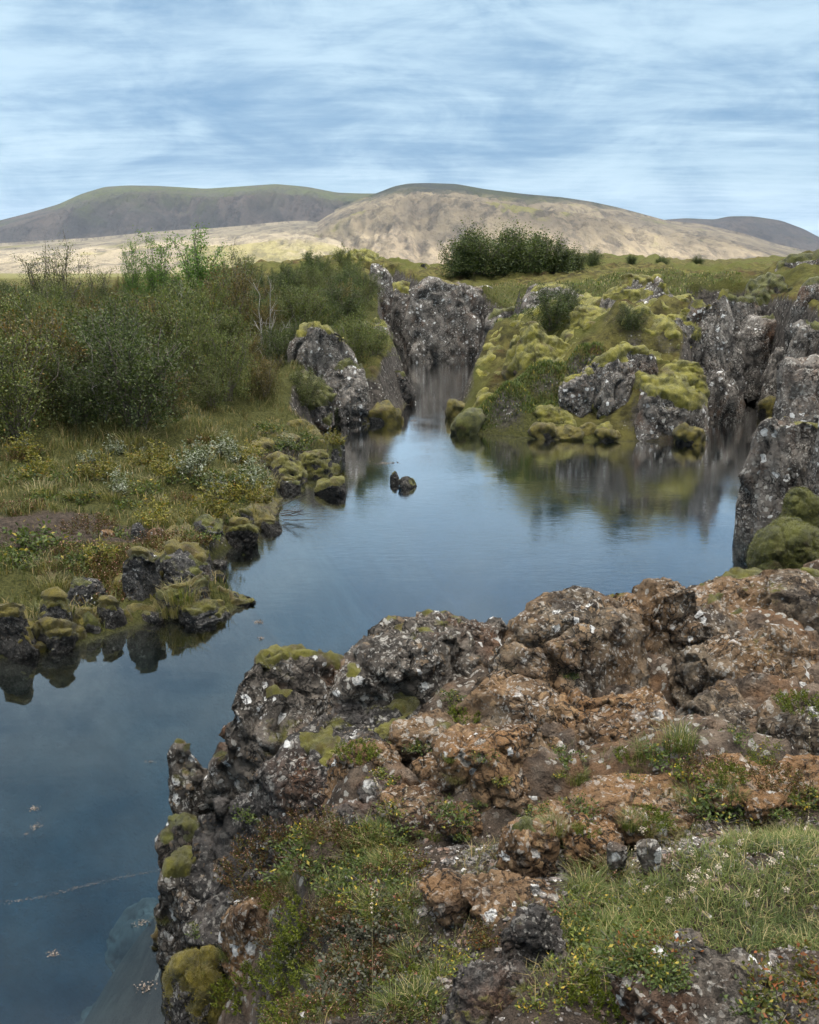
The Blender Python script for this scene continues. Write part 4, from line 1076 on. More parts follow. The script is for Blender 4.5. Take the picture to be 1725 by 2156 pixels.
def tubes(paths, radii, sides=4):
    V, Q, n = [], [], 0
    ca = np.linspace(0, 2 * math.pi, sides, endpoint=False)
    for pts, r in zip(paths, radii):
        pts = np.asarray(pts, float); k = len(pts)
        tg = np.gradient(pts, axis=0); tg /= np.linalg.norm(tg, axis=1, keepdims=True) + 1e-9
        a = np.cross(tg, [.31, .87, .38]); a /= np.linalg.norm(a, axis=1, keepdims=True) + 1e-9
        b = np.cross(tg, a)
        rr_ = np.linspace(r, r * .35, k)
        ring = pts[:, None] + (a[:, None] * np.cos(ca)[None, :, None] + b[:, None] * np.sin(ca)[None, :, None]) * rr_[:, None, None]
        V.append(ring.reshape(-1, 3))
        i = np.arange((k - 1) * sides).reshape(k - 1, sides)
        j = np.roll(i, -1, 1)
        Q.append(np.stack([i, j, j + sides, i + sides], -1).reshape(-1, 4) + n); n += k * sides
    return np.concatenate(V), np.concatenate(Q)

LM = {}
LM['birch'] = leaf_mat('birch_leaf', (.030, .044, .012), (.135, .152, .05), (.16, .10, .02), .025, objvar=.5)
LM['birchgreen'] = leaf_mat('fresh_birch_leaf', (.045, .09, .018), (.13, .21, .05), objvar=.3)
LM['birchdark'] = leaf_mat('dark_birch_leaf', (.020, .034, .011), (.092, .115, .038), objvar=.3)
LM['brownish'] = leaf_mat('rusty_birch_leaf', (.045, .042, .014), (.14, .115, .042), (.16, .085, .02), .08, objvar=.4)
LM['pale'] = leaf_mat('woolly_willow_leaf', (.10, .115, .07), (.34, .36, .30), (.05, .065, .02), .35, objvar=.2)
LM['yellow'] = leaf_mat('yellow_leaf', (.07, .075, .015), (.20, .175, .035), (.22, .13, .02), .06, objvar=.3)
LM['herb'] = leaf_mat('herb_leaf', (.030, .050, .012), (.095, .125, .03), (.25, .20, .03), .07, objvar=.3)
LM['herbyellow'] = leaf_mat('turning_herb_leaf', (.05, .075, .012), (.15, .165, .03), (.34, .24, .03), .15, objvar=.3)
LM['bilberry'] = leaf_mat('bilberry_leaf', (.028, .034, .022), (.105, .105, .075), (.13, .045, .025), .07, objvar=.25)
LM['redleaf'] = leaf_mat('red_willow_leaf', (.05, .06, .012), (.13, .11, .025), (.19, .065, .02), .22, objvar=.2)
LM['crow'] = leaf_mat('crowberry_needle', (.035, .055, .006), (.13, .145, .012), objvar=.25)
LM['heather'] = leaf_mat('heather_needle', (.04, .022, .010), (.115, .06, .022), (.08, .085, .02), .3, objvar=.25)
LM['grass'] = leaf_mat('grass_blade', (.038, .06, .013), (.12, .145, .034), (.30, .25, .12), .16, objvar=.0, trans=.25)
LM['turf'] = leaf_mat('bank_grass', (.034, .044, .012), (.108, .112, .034), (.24, .18, .08), .20, objvar=.0, trans=.25)
LM['drygrass'] = leaf_mat('dry_grass', (.12, .105, .045), (.32, .27, .15), (.09, .11, .03), .3, objvar=.15)
LM['seed'] = leaf_mat('seed_head', (.30, .24, .17), (.52, .46, .36), trans=.1)
LM['pink'] = leaf_mat('heather_bud', (.36, .17, .13), (.52, .34, .27), trans=.1)
LM['yellowflower'] = leaf_mat('yellow_flower', (.45, .33, .02), (.60, .46, .04), trans=.1)
M['bark'] = plain_mat('birch_bark', (.06, .048, .04), (.17, .145, .12), 12)
M['paletwig'] = plain_mat('bare_twig', (.17, .155, .14), (.33, .31, .29), 18)
M['darktwig'] = plain_mat('dead_twig', (.03, .027, .024), (.09, .08, .07), 18)

def shrub_variant(name, label, cat, seed, h, wd, nst, nleaf, ls, lm, spiky=.25, bare=0, openness=1.0, stem_r=.018, low=.08, skirt=.3):
    """a many stemmed shrub at the origin: root > stems, crown"""
    rs = np.random.RandomState(seed)
    root = thing(name, label, cat)
    paths, radii, tips = [], [], []
    for i in range(nst):
        a = rs.uniform(0, 6.28); out = rs.uniform(.15, 1) ** .6 * wd * .5; hh = h * rs.uniform(.72, 1.0 + spiky) * (1 - .35 * (out / (wd * .5)) ** 2)
        b0 = np.array([math.cos(a), math.sin(a), 0]) * wd * .09 * rs.rand()
        e = np.array([math.cos(a) * out, math.sin(a) * out, hh])
        tt = np.linspace(0, 1, 6)[:, None]
        p = b0 + (e - b0) * np.concatenate([tt ** 1.2, tt ** 1.2, tt ** .85], 1) + rs.normal(size=(6, 3)) * .035 * h * tt
        paths.append(p); radii.append(stem_r * h / 2)
        for j in range(rs.randint(5, 9)):
            k = rs.uniform(.25, .95); m = p[int(k * 5)] + (p[min(int(k * 5) + 1, 5)] - p[int(k * 5)]) * (k * 5 % 1)
            dv = rs.normal(size=3) * .55 + (p[5] - p[0]) / h * .55 + np.array([0, 0, .35])
            dv = dv / np.linalg.norm(dv) * rs.uniform(.14, .34) * h
            tp = np.stack([m, m + dv * .5 + rs.normal(size=3) * .02 * h, m + dv])
            paths.append(tp); radii.append(stem_r * h / 2 * .4); tips.append(tp)
        tips.append(p[3:]); 
    v, q = tubes(paths, radii, 4)
    mk('stems', v, q, M['paletwig'] if bare else M['bark'], root)
    if nleaf:
        L = Leaves()
        ti = rs.randint(0, len(tips), nleaf); u_ = rs.uniform(.05, 1.08, nleaf)
        P = np.stack([tips[i][0] + (tips[i][-1] - tips[i][0]) * uu for i, uu in zip(ti, u_)])
        P = P + rs.normal(size=(nleaf, 3)) * .045 * h * openness
        sk = rs.rand(nleaf) < skirt
        P[sk, 2] *= rs.uniform(.1, .8, sk.sum()); P[sk, :2] *= rs.uniform(.8, 1.25, sk.sum())[:, None]
        P[:, 2] = np.maximum(P[:, 2], low * h * rs.rand(nleaf))
        d = rs.normal(size=(nleaf, 3)) + np.array([0, 0, .25]) + P / (np.linalg.norm(P, axis=1, keepdims=True) + .1) * .8
        L.leaves(P, d, ls, .62, rs=rs)
        L.build('crown', lm, root)
    return root

BIRCH = []
BL = 'dense dark olive birch shrub in the thicket on the left bank'
for k in range(7):
    BIRCH.append(shrub_variant('birch_shrub', BL, 'shrub', 900 + k, 2.0, 2.2, 13 + k % 3 * 3, 9000, .056, LM[('birch', 'birch', 'birchdark', 'birch', 'brownish', 'birch', 'birchdark')[k]], spiky=.12 + .06 * (k % 3), openness=.62))
USED = set()
def place_from(pool, k, loc, rz, s, label=None, group=None, szz=None):
    r = pool[k]
    if k not in USED and pool is BIRCH:
        USED.add(k); r.location = loc; r.rotation_euler = (0, 0, rz); r.scale = (s, s, szz or s)
        if label: r['label'] = label
        if group: r['group'] = group
        return r
    return dup(r, loc, rz, s, label, group, szz)

def th(x, y): return float(terrain([x], [y])[0][0])
# the thicket: shrubs spaced over the left bank
def in_poly(x, y, poly):
    c = False
    for i in range(len(poly)):
        a, b = poly[i], poly[(i + 1) % len(poly)]
        if (a[1] > y) != (b[1] > y) and x < a[0] + (y - a[1]) * (b[0] - a[0]) / (b[1] - a[1]): c = not c
    return c
THICK = [(-13, 20.5), (-9.5, 19.6), (-6.0, 20.6), (-4.9, 21.6), (-4.6, 24), (-4.6, 27), (-4.9, 30), (-4.0, 33), (-2.6, 34.5), (-1.7, 37), (-1.9, 46), (-3.0, 54), (-10, 57), (-28, 57), (-26, 40), (-18, 28)]
spots = []
rs_ = random.Random(12)
tries = 0
while len(spots) < 235 and tries < 30000:
    tries += 1
    x, y = rs_.uniform(-28, -2), rs_.uniform(19, 57)
    if not in_poly(x, y, THICK) or x < -.47 * y - 1.5: continue
    md = .98 + .008 * y
    if all((x - a) ** 2 + (y - b) ** 2 > md * md for a, b in spots): spots.append((x, y))
for i, (x, y) in enumerate(spots):
    s = rs_.uniform(.8, 1.25) * (1 - .42 * min(max((y - 24) / 18, 0), 1))
    if y < 24: s *= .95
    if x > -5.5 and y < 33: s *= .62
    if x > -6.5 and y > 33: s *= 1.2
    hue = ('olive', 'grey green', 'dark green', 'olive', 'rusty brown', 'grey green', 'dark green')[i % 7]
    where = 'along the grassy front edge of the thicket' if y < 23.2 else 'beside the rock ledge at the narrows' if x > -5.2 and y < 46 else 'at the back of the thicket towards the mossy ridge' if y > 44 else 'at the left end of the thicket' if x < -.30 * y else 'in the middle of the thicket'
    place_from(BIRCH, i % 7, (x, y, th(x, y) - .05), rs_.uniform(0, 6.28), s, '%s birch shrub %s' % (hue, where), 'birch shrubs of the thicket', s * rs_.uniform(.85, 1.15))

# -- shrubs that stand out of the thicket or stand alone
def at_px(px, py, y):           # ground under a line of sight at depth y
    p = AT(px, py, y); return (p[0], p[1], th(p[0], p[1]) - .05)
TALL = shrub_variant('birch_tree', 'tall bright green young birch with a spiky top on the skyline', 'tree', 951, 3.2, 1.7, 11, 6500, .085, LM['birchgreen'], spiky=.45, openness=.8)
TALL.location = at_px(330, 560, 44); TALL.scale = (.92, .92, .92)
dup(TALL, at_px(412, 560, 45), 2.1, .93, 'bushy bright green young birch with a rounded top on the skyline').scale = (1.25, 1.25, .92)
dup(TALL, at_px(278, 570, 43), 4.0, .80, 'thin upright green birch shoot on the skyline').scale = (.5, .5, .84)
TWIG = shrub_variant('birch_tree', 'sparse twiggy birch standing up on the skyline at the far left', 'tree', 957, 3.2, 2.0, 13, 3200, .07, LM['birch'], spiky=.5, bare=0)
TWIG.location = at_px(130, 565, 42); TWIG.scale = (.92, .92, .92)
dup(TWIG, at_px(80, 570, 44), 1.0, .85, 'second sparse twiggy birch near the left edge of the skyline')
dup(TWIG, at_px(500, 580, 46), 2.6, .78, 'sparse grey green shrub right of the bright green birches')
dup(TWIG, at_px(205, 585, 43), 4.2, .72, 'low feathery birch between the twiggy and the bright green ones')
DEAD = shrub_variant('dead_shrub', 'bare pale grey branches sticking out of the thicket', 'shrub', 961, 1.9, 1.6, 7, 0, .05, None, spiky=.4, bare=1, stem_r=.02)
DEAD.location = at_px(560, 720, 31)
dup(DEAD, at_px(385, 690, 29), 2.0, .9, 'pale bare twigs among dark leaves in the middle of the thicket')
dup(DEAD, at_px(215, 860, 21), 4.4, .7, 'thin bare stems at the left front of the thicket')
YEL = shrub_variant('birch_shrub', 'birch shrub with a few orange leaves in the thicket', 'shrub', 963, 1.9, 1.8, 12, 4500, .05, LM['yellow'], skirt=.2)
YEL.location = at_px(440, 720, 32); YEL.scale = (.5, .5, .8)
DK = shrub_variant('dark_bush', 'wide dark bush on the edge of the green meadow, seen against the mountain', 'bush', 967, 2.4, 2.6, 22, 11000, .085, LM['birchdark'], spiky=.0, skirt=.45)
DK.location = at_px(1010, 575, 56); DK.scale = (1.5, 1.3, 1.05)
for px, s, sz_, lb in [(1055, 1.5, 1.18, 'tallest part of the dark bushes on the meadow edge'), (1110, 1.5, 1.0, 'rounded dark bush behind the meadow'), (1160, 1.25, .8, 'low dark bush at the right end of the meadow bushes'), (965, 1.0, .95, 'small dark bush at the left end of the meadow bushes')]:
    o = dup(DK, at_px(px, 575, 55 + (px % 7) * .4), px * .7, s, lb, None, sz_)
for px, py, y, s, lb in [(1396, 548, 72, .42, 'small round bush on the skyline above the crag'), (1470, 556, 70, .42, 'low bush on the skyline left of the heath mound'), (1330, 560, 68, .35, 'little bush on the slope right of the meadow'), (1245, 560, 66, .6, 'spreading dark scrub on the slope above the meadow'),
                         (1205, 565, 62, .7, 'dark scrub beside the meadow bushes')]:
    dup(DK, at_px(px, py, y), px * 1.3, s, lb, None, s * .8)
for px, py, y, s, lb in [(1165, 690, 33.5, .8, 'dark leafy shrub under the meadow outcrop on the mossy hill'), (1330, 690, 29.5, .45, 'small green shrub at the top of the mossy hill'), (1200, 650, 34, .5, 'small shrub beside the meadow outcrop')]:
    h_ = hit(px, py)
    place_from(BIRCH, 2, h_[0] - [0, 0, .1], px * .3, s, lb, None, s * .8)
for i, (px, py, y, s, lb) in enumerate([(755, 700, 33, .75, 'dark shrub growing in the notch between the ledge and the wall'), (770, 740, 32.5, .8, 'dark shrub hanging over the broken rocks at the narrows'), (740, 790, 30.5, .7, 'shrub at the foot of the broken rocks'),
                         (790, 790, 31, .6, 'green shrub above the golden stones at the narrows'), (600, 740, 29.5, .75, 'shrub in front of the lichen spotted ledge'), (560, 830, 26, .6, 'low shrub on the slope left of the shelf rock'), (690, 870, 28.5, .5, 'small shrub by the inlet'), (640, 860, 27, .55, 'low dark shrub below the shelf rock')]):
    p = AT(px, py, y); place_from(BIRCH, (i * 2 + 1) % 7, (p[0], p[1], max(p[2] - s * 1.1, th(p[0], p[1]) - .1)), i * 1.7, s, lb, None, s * .9)

# -- moss carpet that covers the island hill: cushions grown over ground and rock
def moss_carpet(x0, x1, y0, y1, st, thr, seed, group, labels, most, test, hgt=.45, mat='moss'):
    xs, ys = np.arange(x0, x1, st), np.arange(y0, y1, st)
    Z = np.zeros((len(xs), len(ys)))
    for i, x in enumerate(xs):
        for j, y in enumerate(ys):
            d_ = drop(x, y, 14)
            Z[i, j] = d_[0][2] if d_ is not None else 0
    for _ in range(2):
        Zp = np.pad(Z, 1, mode='edge')
        Z = np.maximum(Z, (Zp[:-2, 1:-1] + Zp[2:, 1:-1] + Zp[1:-1, :-2] + Zp[1:-1, 2:] + 2 * Z) / 6 - .02) * .5 + .5 * (Zp[:-2, 1:-1] + Zp[2:, 1:-1] + Zp[1:-1, :-2] + Zp[1:-1, 2:] + 2 * Z) / 6
    GX, GY = np.meshgrid(xs, ys, indexing='ij')
    sx_, sy_ = np.gradient(Z, st)
    slope = np.hypot(sx_, sy_).ravel()
    x, y = GX.ravel(), GY.ravel()
    Q = np.stack([x, y, Z.ravel() * .6 + seed], 1)
    m = .55 * fbm(Q * .75, 3) + .45 * fbm(Q * 2.1 + 5, 3) + thr - 1.3 * sstep(slope, .9, 2.0) + test(x, y, Z.ravel())
    m = np.clip(m, -1, 1)
    f1, f2, _c = worley((Q + .12 * np.stack([fbm(Q * 2 + 3, 2), fbm(Q * 2 + 8, 2), 0 * x], 1)) * [1.7, 1.35, 1.4])
    g1, g2, _d = worley(Q * 3.7 + 9)
    lump = .05 + .15 * np.clip(1 - f1 * 1.15, 0, 1) ** .8 + .05 * np.clip(1 - g1 * 1.2, 0, 1) + .035 * fbm(Q * 6, 2) + .03 * fbm(Q * 13 + 4, 2)
    lump = lump * hgt
    gx_, gy_ = -sx_.ravel(), -sy_.ravel()
    nn = np.stack([gx_, gy_, np.ones_like(gx_)], 1); nn /= np.linalg.norm(nn, axis=1, keepdims=True)
    dd = np.where(m > 0, sstep(m, 0, .22) * lump * 1.5, 0) - .06 * sstep(-m, -.05, .1)
    V = np.stack([x, y, Z.ravel()], 1) + nn * dd[:, None]
    idx = np.arange(len(x)).reshape(GX.shape)
    q = np.stack([idx[:-1, :-1], idx[1:, :-1], idx[1:, 1:], idx[:-1, 1:]], -1).reshape(-1, 4)
    q = q[(m[q] > -.04).any(1) & (slope[q].min(1) < 2.6)]
    lab = np.arange(len(x))
    while True:
        l2 = lab.copy()
        for a_, b_ in ((0, 1), (1, 2), (2, 3), (3, 0)):
            np.minimum.at(l2, q[:, a_], lab[q[:, b_]]); np.minimum.at(l2, q[:, b_], lab[q[:, a_]])
        l2 = l2[l2]
        if (l2 == lab).all(): break
        lab = l2
    ids, cnt = np.unique(lab[q[:, 0]], return_counts=True)
    for k, i_ in enumerate(ids[np.argsort(-cnt)][:most]):
        sel = lab[q[:, 0]] == i_
        if sel.sum() < 25: continue
        used, ff = submesh(V, q, sel)
        c = V[used].mean(0)
        o = mk('moss_mound', V[used] - c, ff, M[mat], loc=c)
        tag(o, labels(k, c), 'moss', group)
def moss_label(k, c):
    if k == 0: return 'largest yellow green moss carpet spread over the middle of the island hill'
    return 'lumpy yellow green moss cushion ' + ('near the waterline of the island hill' if c[2] < 1.0 else 'on the middle slope of the island hill' if c[2] < 2.4 else 'at the top of the island hill')
moss_carpet(1.2, 10.2, 25.4, 35.5, .055, -.03, 3.3, 'moss cushions of the island hill', moss_label, 40, lambda x, y, z: -.9 * (np.exp(-(((x - 3.2) / 1.7) ** 2 + ((y - 27.0) / 1.1) ** 2))) - 2 * (z < .22))

# -- grass of the left bank, the meadow and the island shore: nobody could count it
def scatter(n, x0, x1, y0, y1, test, seed):
    rs = np.random.RandomState(seed); out = []
    while sum(len(a) for a in out) < n:
        x = rs.uniform(x0, x1, n * 2); y = rs.uniform(y0, y1, n * 2)
        k = test(x, y, rs); out.append(np.stack([x[k], y[k]], 1))
        if len(out) > 60: break
    return np.concatenate(out)[:n]
soil_c = [(G(110, 1095, .7), 1.25, .85), (G(260, 1120, .55), .6, .4)]
def bank_test(x, y, rs):
    sd = lake_sd(x, y)
    k = (sd > .15) & (x < -1) & (x > -.46 * y - 1) & (rs.rand(len(x)) < np.clip(1.5 - np.maximum(y - 20, 0) * .06, .1, 1))
    for c, a, b in soil_c: k &= ((x - c[0]) / a) ** 2 + ((y - c[1]) / b) ** 2 > 1 - .5 * rs.rand(len(x))
    f = fbm(xy(x, y, 1.1, 4), 3)
    return k & (f + .35 > rs.rand(len(x)) * .9)
P2 = scatter(46000, -14, -1.2, 10.5, 33, bank_test, 21)
z2, _ = terrain(P2[:, 0], P2[:, 1])
fb = fbm(xy(P2[:, 0], P2[:, 1], .6, 9), 3)
hgt = np.clip(.13 + .17 * fb + .07 * rng.rand(len(P2)), .05, .42)
L = Leaves(); L.blades(np.column_stack([P2, z2 - .01]), hgt, .011, .25 + .5 * rng.rand(len(P2)), tint=np.clip(.5 + .7 * fbm(xy(P2[:, 0], P2[:, 1], .9, 2), 3) + .15 * rng.normal(size=len(P2)), 0, 1))
tag(L.build('grass', LM['turf']), 'rough green and straw coloured grass covering the left bank', 'grass', kind='stuff')
def mead_test(x, y, rs):
    return (lake_sd(x, y) > .6) & (((x - mead[0] - .5) / 7) ** 2 + ((y - mead[1]) / 10) ** 2 < 1)
P2 = scatter(16000, mead[0] - 8, mead[0] + 8, mead[1] - 11, mead[1] + 11, mead_test, 22)
z2, _ = terrain(P2[:, 0], P2[:, 1])
L = Leaves(); L.blades(np.column_stack([P2, z2 - .01]),   .06 + .08 * rng.rand(len(P2)), .03, .4 + .3 * rng.rand(len(P2)))
tag(L.build('grass', LM['grass']), 'bright green grass of the small meadow above the rock wall', 'grass', kind='stuff')
isl = AT(1060, 875, 27.6)
P2 = scatter(9000, isl[0] - 2, isl[0] + 4, isl[1] - 1.6, isl[1] + 1.4, lambda x, y, rs: (lake_sd(x, y) > .1) & (((x - isl[0] - .6) / 2.4) ** 2 + ((y - isl[1] + .2) / 1.0) ** 2 < 1), 23)
z2, _ = terrain(P2[:, 0], P2[:, 1])
L = Leaves(); L.blades(np.column_stack([P2, z2 - .01]), .05 + .09 * rng.rand(len(P2)), .018, .4 + .4 * rng.rand(len(P2)))
tag(L.build('grass', LM['herb']), 'short dark green turf on the low point of the mossy hill', 'grass', kind='stuff')

# -- low plants of the left bank
def plant_variant(name, label, cat, seed, kind):
    rs = np.random.RandomState(seed)
    root = thing(name, label, cat)
    L = Leaves()
    if kind in ('herb', 'herbyellow', 'pale', 'yellow', 'redleaf', 'bilberry'):
        big = kind in ('pale', 'yellow')
        h, wd, ns, nl, ls = (.42, .6, 26, 26, .045) if big else ((.10, .38, 30, 16, .022) if kind == 'bilberry' else (.085, .36, 30, 12, .026))
        paths, P, D = [], [], []
        for i in range(ns):
            a = rs.uniform(0, 6.28); r = wd * .5 * rs.rand() ** .6
            e = np.array([math.cos(a) * r, math.sin(a) * r, h * rs.uniform(.45, 1.1) * (1 - .5 * (r / wd * 2) ** 2)])
            b0 = np.array([e[0] * .35, e[1] * .35, -.02])
            m = (b0 + e) * .5 + rs.normal(size=3) * .02
            paths.append(np.stack([b0, m, e]))
            u_ = rs.uniform(.25, 1.02, nl)[:, None]
            P.append(b0 + (e - b0) * u_ + rs.normal(size=(nl, 3)) * .012); D.append(rs.normal(size=(nl, 3)) * [1, 1, .45] + [0, 0, .35])
        v, q = tubes(paths, [.0022] * len(paths), 3)
        mk('stems', v, q, M['bark'], root)
        L.leaves(np.concatenate(P), np.concatenate(D), ls, .7 if kind == 'bilberry' else .5, rs=rs)
    elif kind in ('crow', 'heather'):
        N, nl = 90, 22
        h = .09 if kind == 'crow' else .12
        a = rs.uniform(0, 6.28, N); r = .22 * rs.rand(N) ** .5
        e = np.stack([np.cos(a) * r, np.sin(a) * r, h * rs.uniform(.5, 1, N) * (1 - .6 * (r / .22) ** 2)], 1)
        b0 = e * [.75, .75, 0] - [0, 0, .02]
        u_ = rs.uniform(.15, 1, (N, nl, 1))
        P = (b0[:, None] + (e - b0)[:, None] * u_).reshape(-1, 3)
        D = rs.normal(size=P.shape) + np.repeat((e - b0) / np.linalg.norm(e - b0, axis=1, keepdims=True), nl, 0) * .9
        L.leaves(P, D, .020 if kind == 'crow' else .017, .35, rs=rs)
        if kind == 'heather':
            Lb = Leaves(); k = rs.rand(N) < .4; Lb.dots(e[k] + [0, 0, .004], .0036, rs); Lb.build('buds', LM['pink'], root)
    elif kind in ('grass', 'drygrass'):
        N = 260
        a = rs.uniform(0, 6.28, N); r = .10 * rs.rand(N) ** .7
        L.blades(np.stack([np.cos(a) * r, np.sin(a) * r, np.full(N, -.02)], 1), (.15 if kind == 'grass' else .13) * rs.uniform(.4, 1.15, N), .0035, rs.uniform(.2, .9, N), az=a + rs.normal(size=N) * .6, rs=rs)
    L.build({'grass': 'blades', 'drygrass': 'blades'}.get(kind, 'leaves'), LM[kind], root)
    return root

PV = {}
def plant(kind, name, label, cat, px, py, s=1.0, sz=None, group=None, want=None, sink=.01, var=None):
    h_ = hit(px, py, want)
    if h_ is None: return
    rz = (px * 12.9898 + py * 7.233) % 6.283
    vi = (int(px) * 7 + int(py) * 3) % 3 if var is None else var
    key = (kind, vi)
    loc = h_[0] - np.array([0, 0, sink])
    if key not in PV:
        PV[key] = plant_variant(name, label, cat, 2000 + len(PV) * 17, kind)
        o = PV[key]; o.location = loc; o.rotation_euler = (0, 0, rz); o.scale = (s, s, sz or s)
        if group: o['group'] = group
        PV[key]['used'] = 1; del PV[key]['used']
        return o
    o = dup(PV[key], loc, rz, s, label, group, sz)
    o.name = name; o['category'] = cat
    if not group and 'group' in o: del o['group']
    return o

for px, py, s, k, lb in [
    (320, 985, 1.5, 'yellow', 'yellowing shrub on the left bank below the thicket'), (345, 1005, 1.2, 'yellow', 'smaller golden shrub in front of the yellowing one'), (285, 985, 1.1, 'yellow', 'yellow green shrub left of the yellowing one'),
    (455, 1085, 1.5, 'yellow', 'yellow bush at the bend of the shore'), (505, 1052, 1.3, 'yellow', 'yellow green bush by the water above the dead twigs'), (545, 1062, 1.2, 'yellow', 'straw yellow bush leaning over the water'), (390, 1100, .9, 'yellow', 'low yellow plant at the rim of the bare soil'),
    (395, 1000, 1.4, 'pale', 'pale grey willow in the middle of the bank'), (470, 965, 1.5, 'pale', 'pale willow with white catkin tips near the grassy point'), (500, 975, 1.1, 'pale', 'small pale willow beside the white tipped one'), (540, 1030, 1.5, 'pale', 'white flecked willow at the water edge'), (425, 975, 1.2, 'pale', 'pale willow between the two larger ones'),
    (360, 1010, 1.3, 'herb', 'dark green clump below the pale willow'), (300, 1035, 1.6, 'herb', 'green leafy clump above the bare soil'), (440, 1010, 1.6, 'herb', 'rounded green clump behind the straw yellow bush'), (490, 1025, 1.5, 'herb', 'green clump beside the white flecked willow'),
    (150, 1010, 1.8, 'herb', 'broad green clump at the foot of the thicket'), (60, 1015, 2.0, 'herb', 'green clump near the left edge below the thicket'), (170, 1050, 1.5, 'herb', 'green herb patch above the bare soil'), (60, 1140, 2.2, 'herb', 'large green clump below the bare soil at the left edge'),
    (110, 1160, 2.0, 'herb', 'green clump beside the bare soil, above the shore rocks'), (30, 1190, 1.8, 'herb', 'green leafy patch at the left edge above the golden moss'), (165, 1185, 1.5, 'herb', 'green clump above the half buried rock'), (255, 1130, 1.2, 'herb', 'small green clump beside the rusty stone'),
    (400, 1140, 1.4, 'herb', 'green clump behind the tallest grey boulder'), (440, 1130, 1.2, 'herb', 'green plant on the bank behind the moss topped block'), (640, 925, 1.6, 'herb', 'green clump on the grassy point'), (590, 940, 1.6, 'herb', 'green clump at the base of the grassy point'),
    (705, 935, 1.0, 'yellow', 'reddish yellow grass clump at the tip of the point'), (560, 905, 1.8, 'herb', 'leafy green clump at the edge of the thicket'), (215, 1200, 1.5, 'heather', 'brown heather patch above the half buried rock'), (380, 1150, 1.6, 'heather', 'dark brown heather above the grey boulders'),
    (330, 1140, 1.4, 'heather', 'brown heather beside the rusty stone'), (190, 1110, 1.5, 'heather', 'dark twiggy heather on the bare soil'), (40, 1075, 1.5, 'heather', 'brown low heather at the left end of the bare soil'), (230, 1255, 1.4, 'heather', 'brown twiggy heather between the shore rocks'),
    (110, 1235, 1.5, 'drygrass', 'dry straw tuft above the domed moss rock'), (280, 935, 2.6, 'drygrass', 'tall straw coloured grass in front of the thicket'), (440, 925, 2.2, 'drygrass', 'straw coloured grass tuft at the thicket edge'), (90, 1040, 2.0, 'drygrass', 'straw coloured tuft above the bare soil'),
    (560, 1020, 1.8, 'drygrass', 'straw tuft near the small dark stone in the shallows'), (385, 1255, 1.6, 'drygrass', 'yellow grass tuft on the mossy shore mound'), (360, 1285, 1.4, 'drygrass', 'grass tuft on the flat grey slab')]:
    nm = {'yellow': 'yellow_shrub', 'pale': 'pale_willow', 'herb': 'leafy_plant', 'heather': 'heather', 'drygrass': 'grass_tuft'}[k]
    if k in ('herb', 'heather', 'drygrass'): s *= 1.45
    plant(k, nm, lb, {'yellow': 'shrub', 'pale': 'shrub', 'herb': 'plant', 'heather': 'heather', 'drygrass': 'grass tuft'}[k], px, py, s, sink=.02)

# -- more low growth on the left bank, and its mossy rim
rs3 = random.Random(8)
for i in range(95):
    px, py = rs3.uniform(0, 640), rs3.uniform(925, 1215)
    h_ = hit(px, py)
    if h_ is None or h_[2].name.split('.')[0] not in ('ground', 'grass') or lake_sd([h_[0][0]], [h_[0][1]])[0] < .2: continue
    if ((px - 110) / 140) ** 2 + ((py - 1095) / 32) ** 2 < 1: continue
    k = rs3.choice(['herb', 'herb', 'yellow', 'drygrass', 'heather', 'pale' if py < 1050 else 'herb'])
    nm, ct = {'yellow': ('yellow_shrub', 'shrub'), 'pale': ('pale_willow', 'shrub'), 'herb': ('leafy_plant', 'plant'), 'heather': ('heather', 'heather'), 'drygrass': ('grass_tuft', 'grass tuft')}[k]
    lb = {'yellow': 'small yellow green shrub', 'pale': 'small pale willow', 'herb': 'low green leafy clump', 'heather': 'low brown heather clump', 'drygrass': 'straw coloured grass tuft'}[k] + (' on the bank just below the thicket' if py < 1010 else ' on the middle of the left bank' if py < 1110 else ' on the bank above the shore rocks')
    plant(k, nm, lb, ct, px, py, rs3.uniform(1.3, 2.3) * (.6 if k in ('yellow', 'pale') else 1), sink=.02, group=nm.replace('_', ' ') + 's of the left bank')
def rim_label(k, c):
    return ('longest strip of golden moss along the near left shore' if k == 0 else 'patch of golden moss on the shore ' + ('near the grassy point' if c[1] > 17.5 else 'at the bend of the left bank' if c[1] > 14 else 'among the near shore rocks'))
moss_carpet(-5.4, -1.2, 10.3, 24.6, .05, -.05, 9.1, 'moss patches of the left shore', rim_label, 30, lambda x, y, z: .35 - .55 * np.abs(lake_sd(x, y) - .25) * (lake_sd(x, y) > -.4) - 3 * (lake_sd(x, y) < -.4) - 3 * (z < .04), hgt=.36, mat='mossgold')

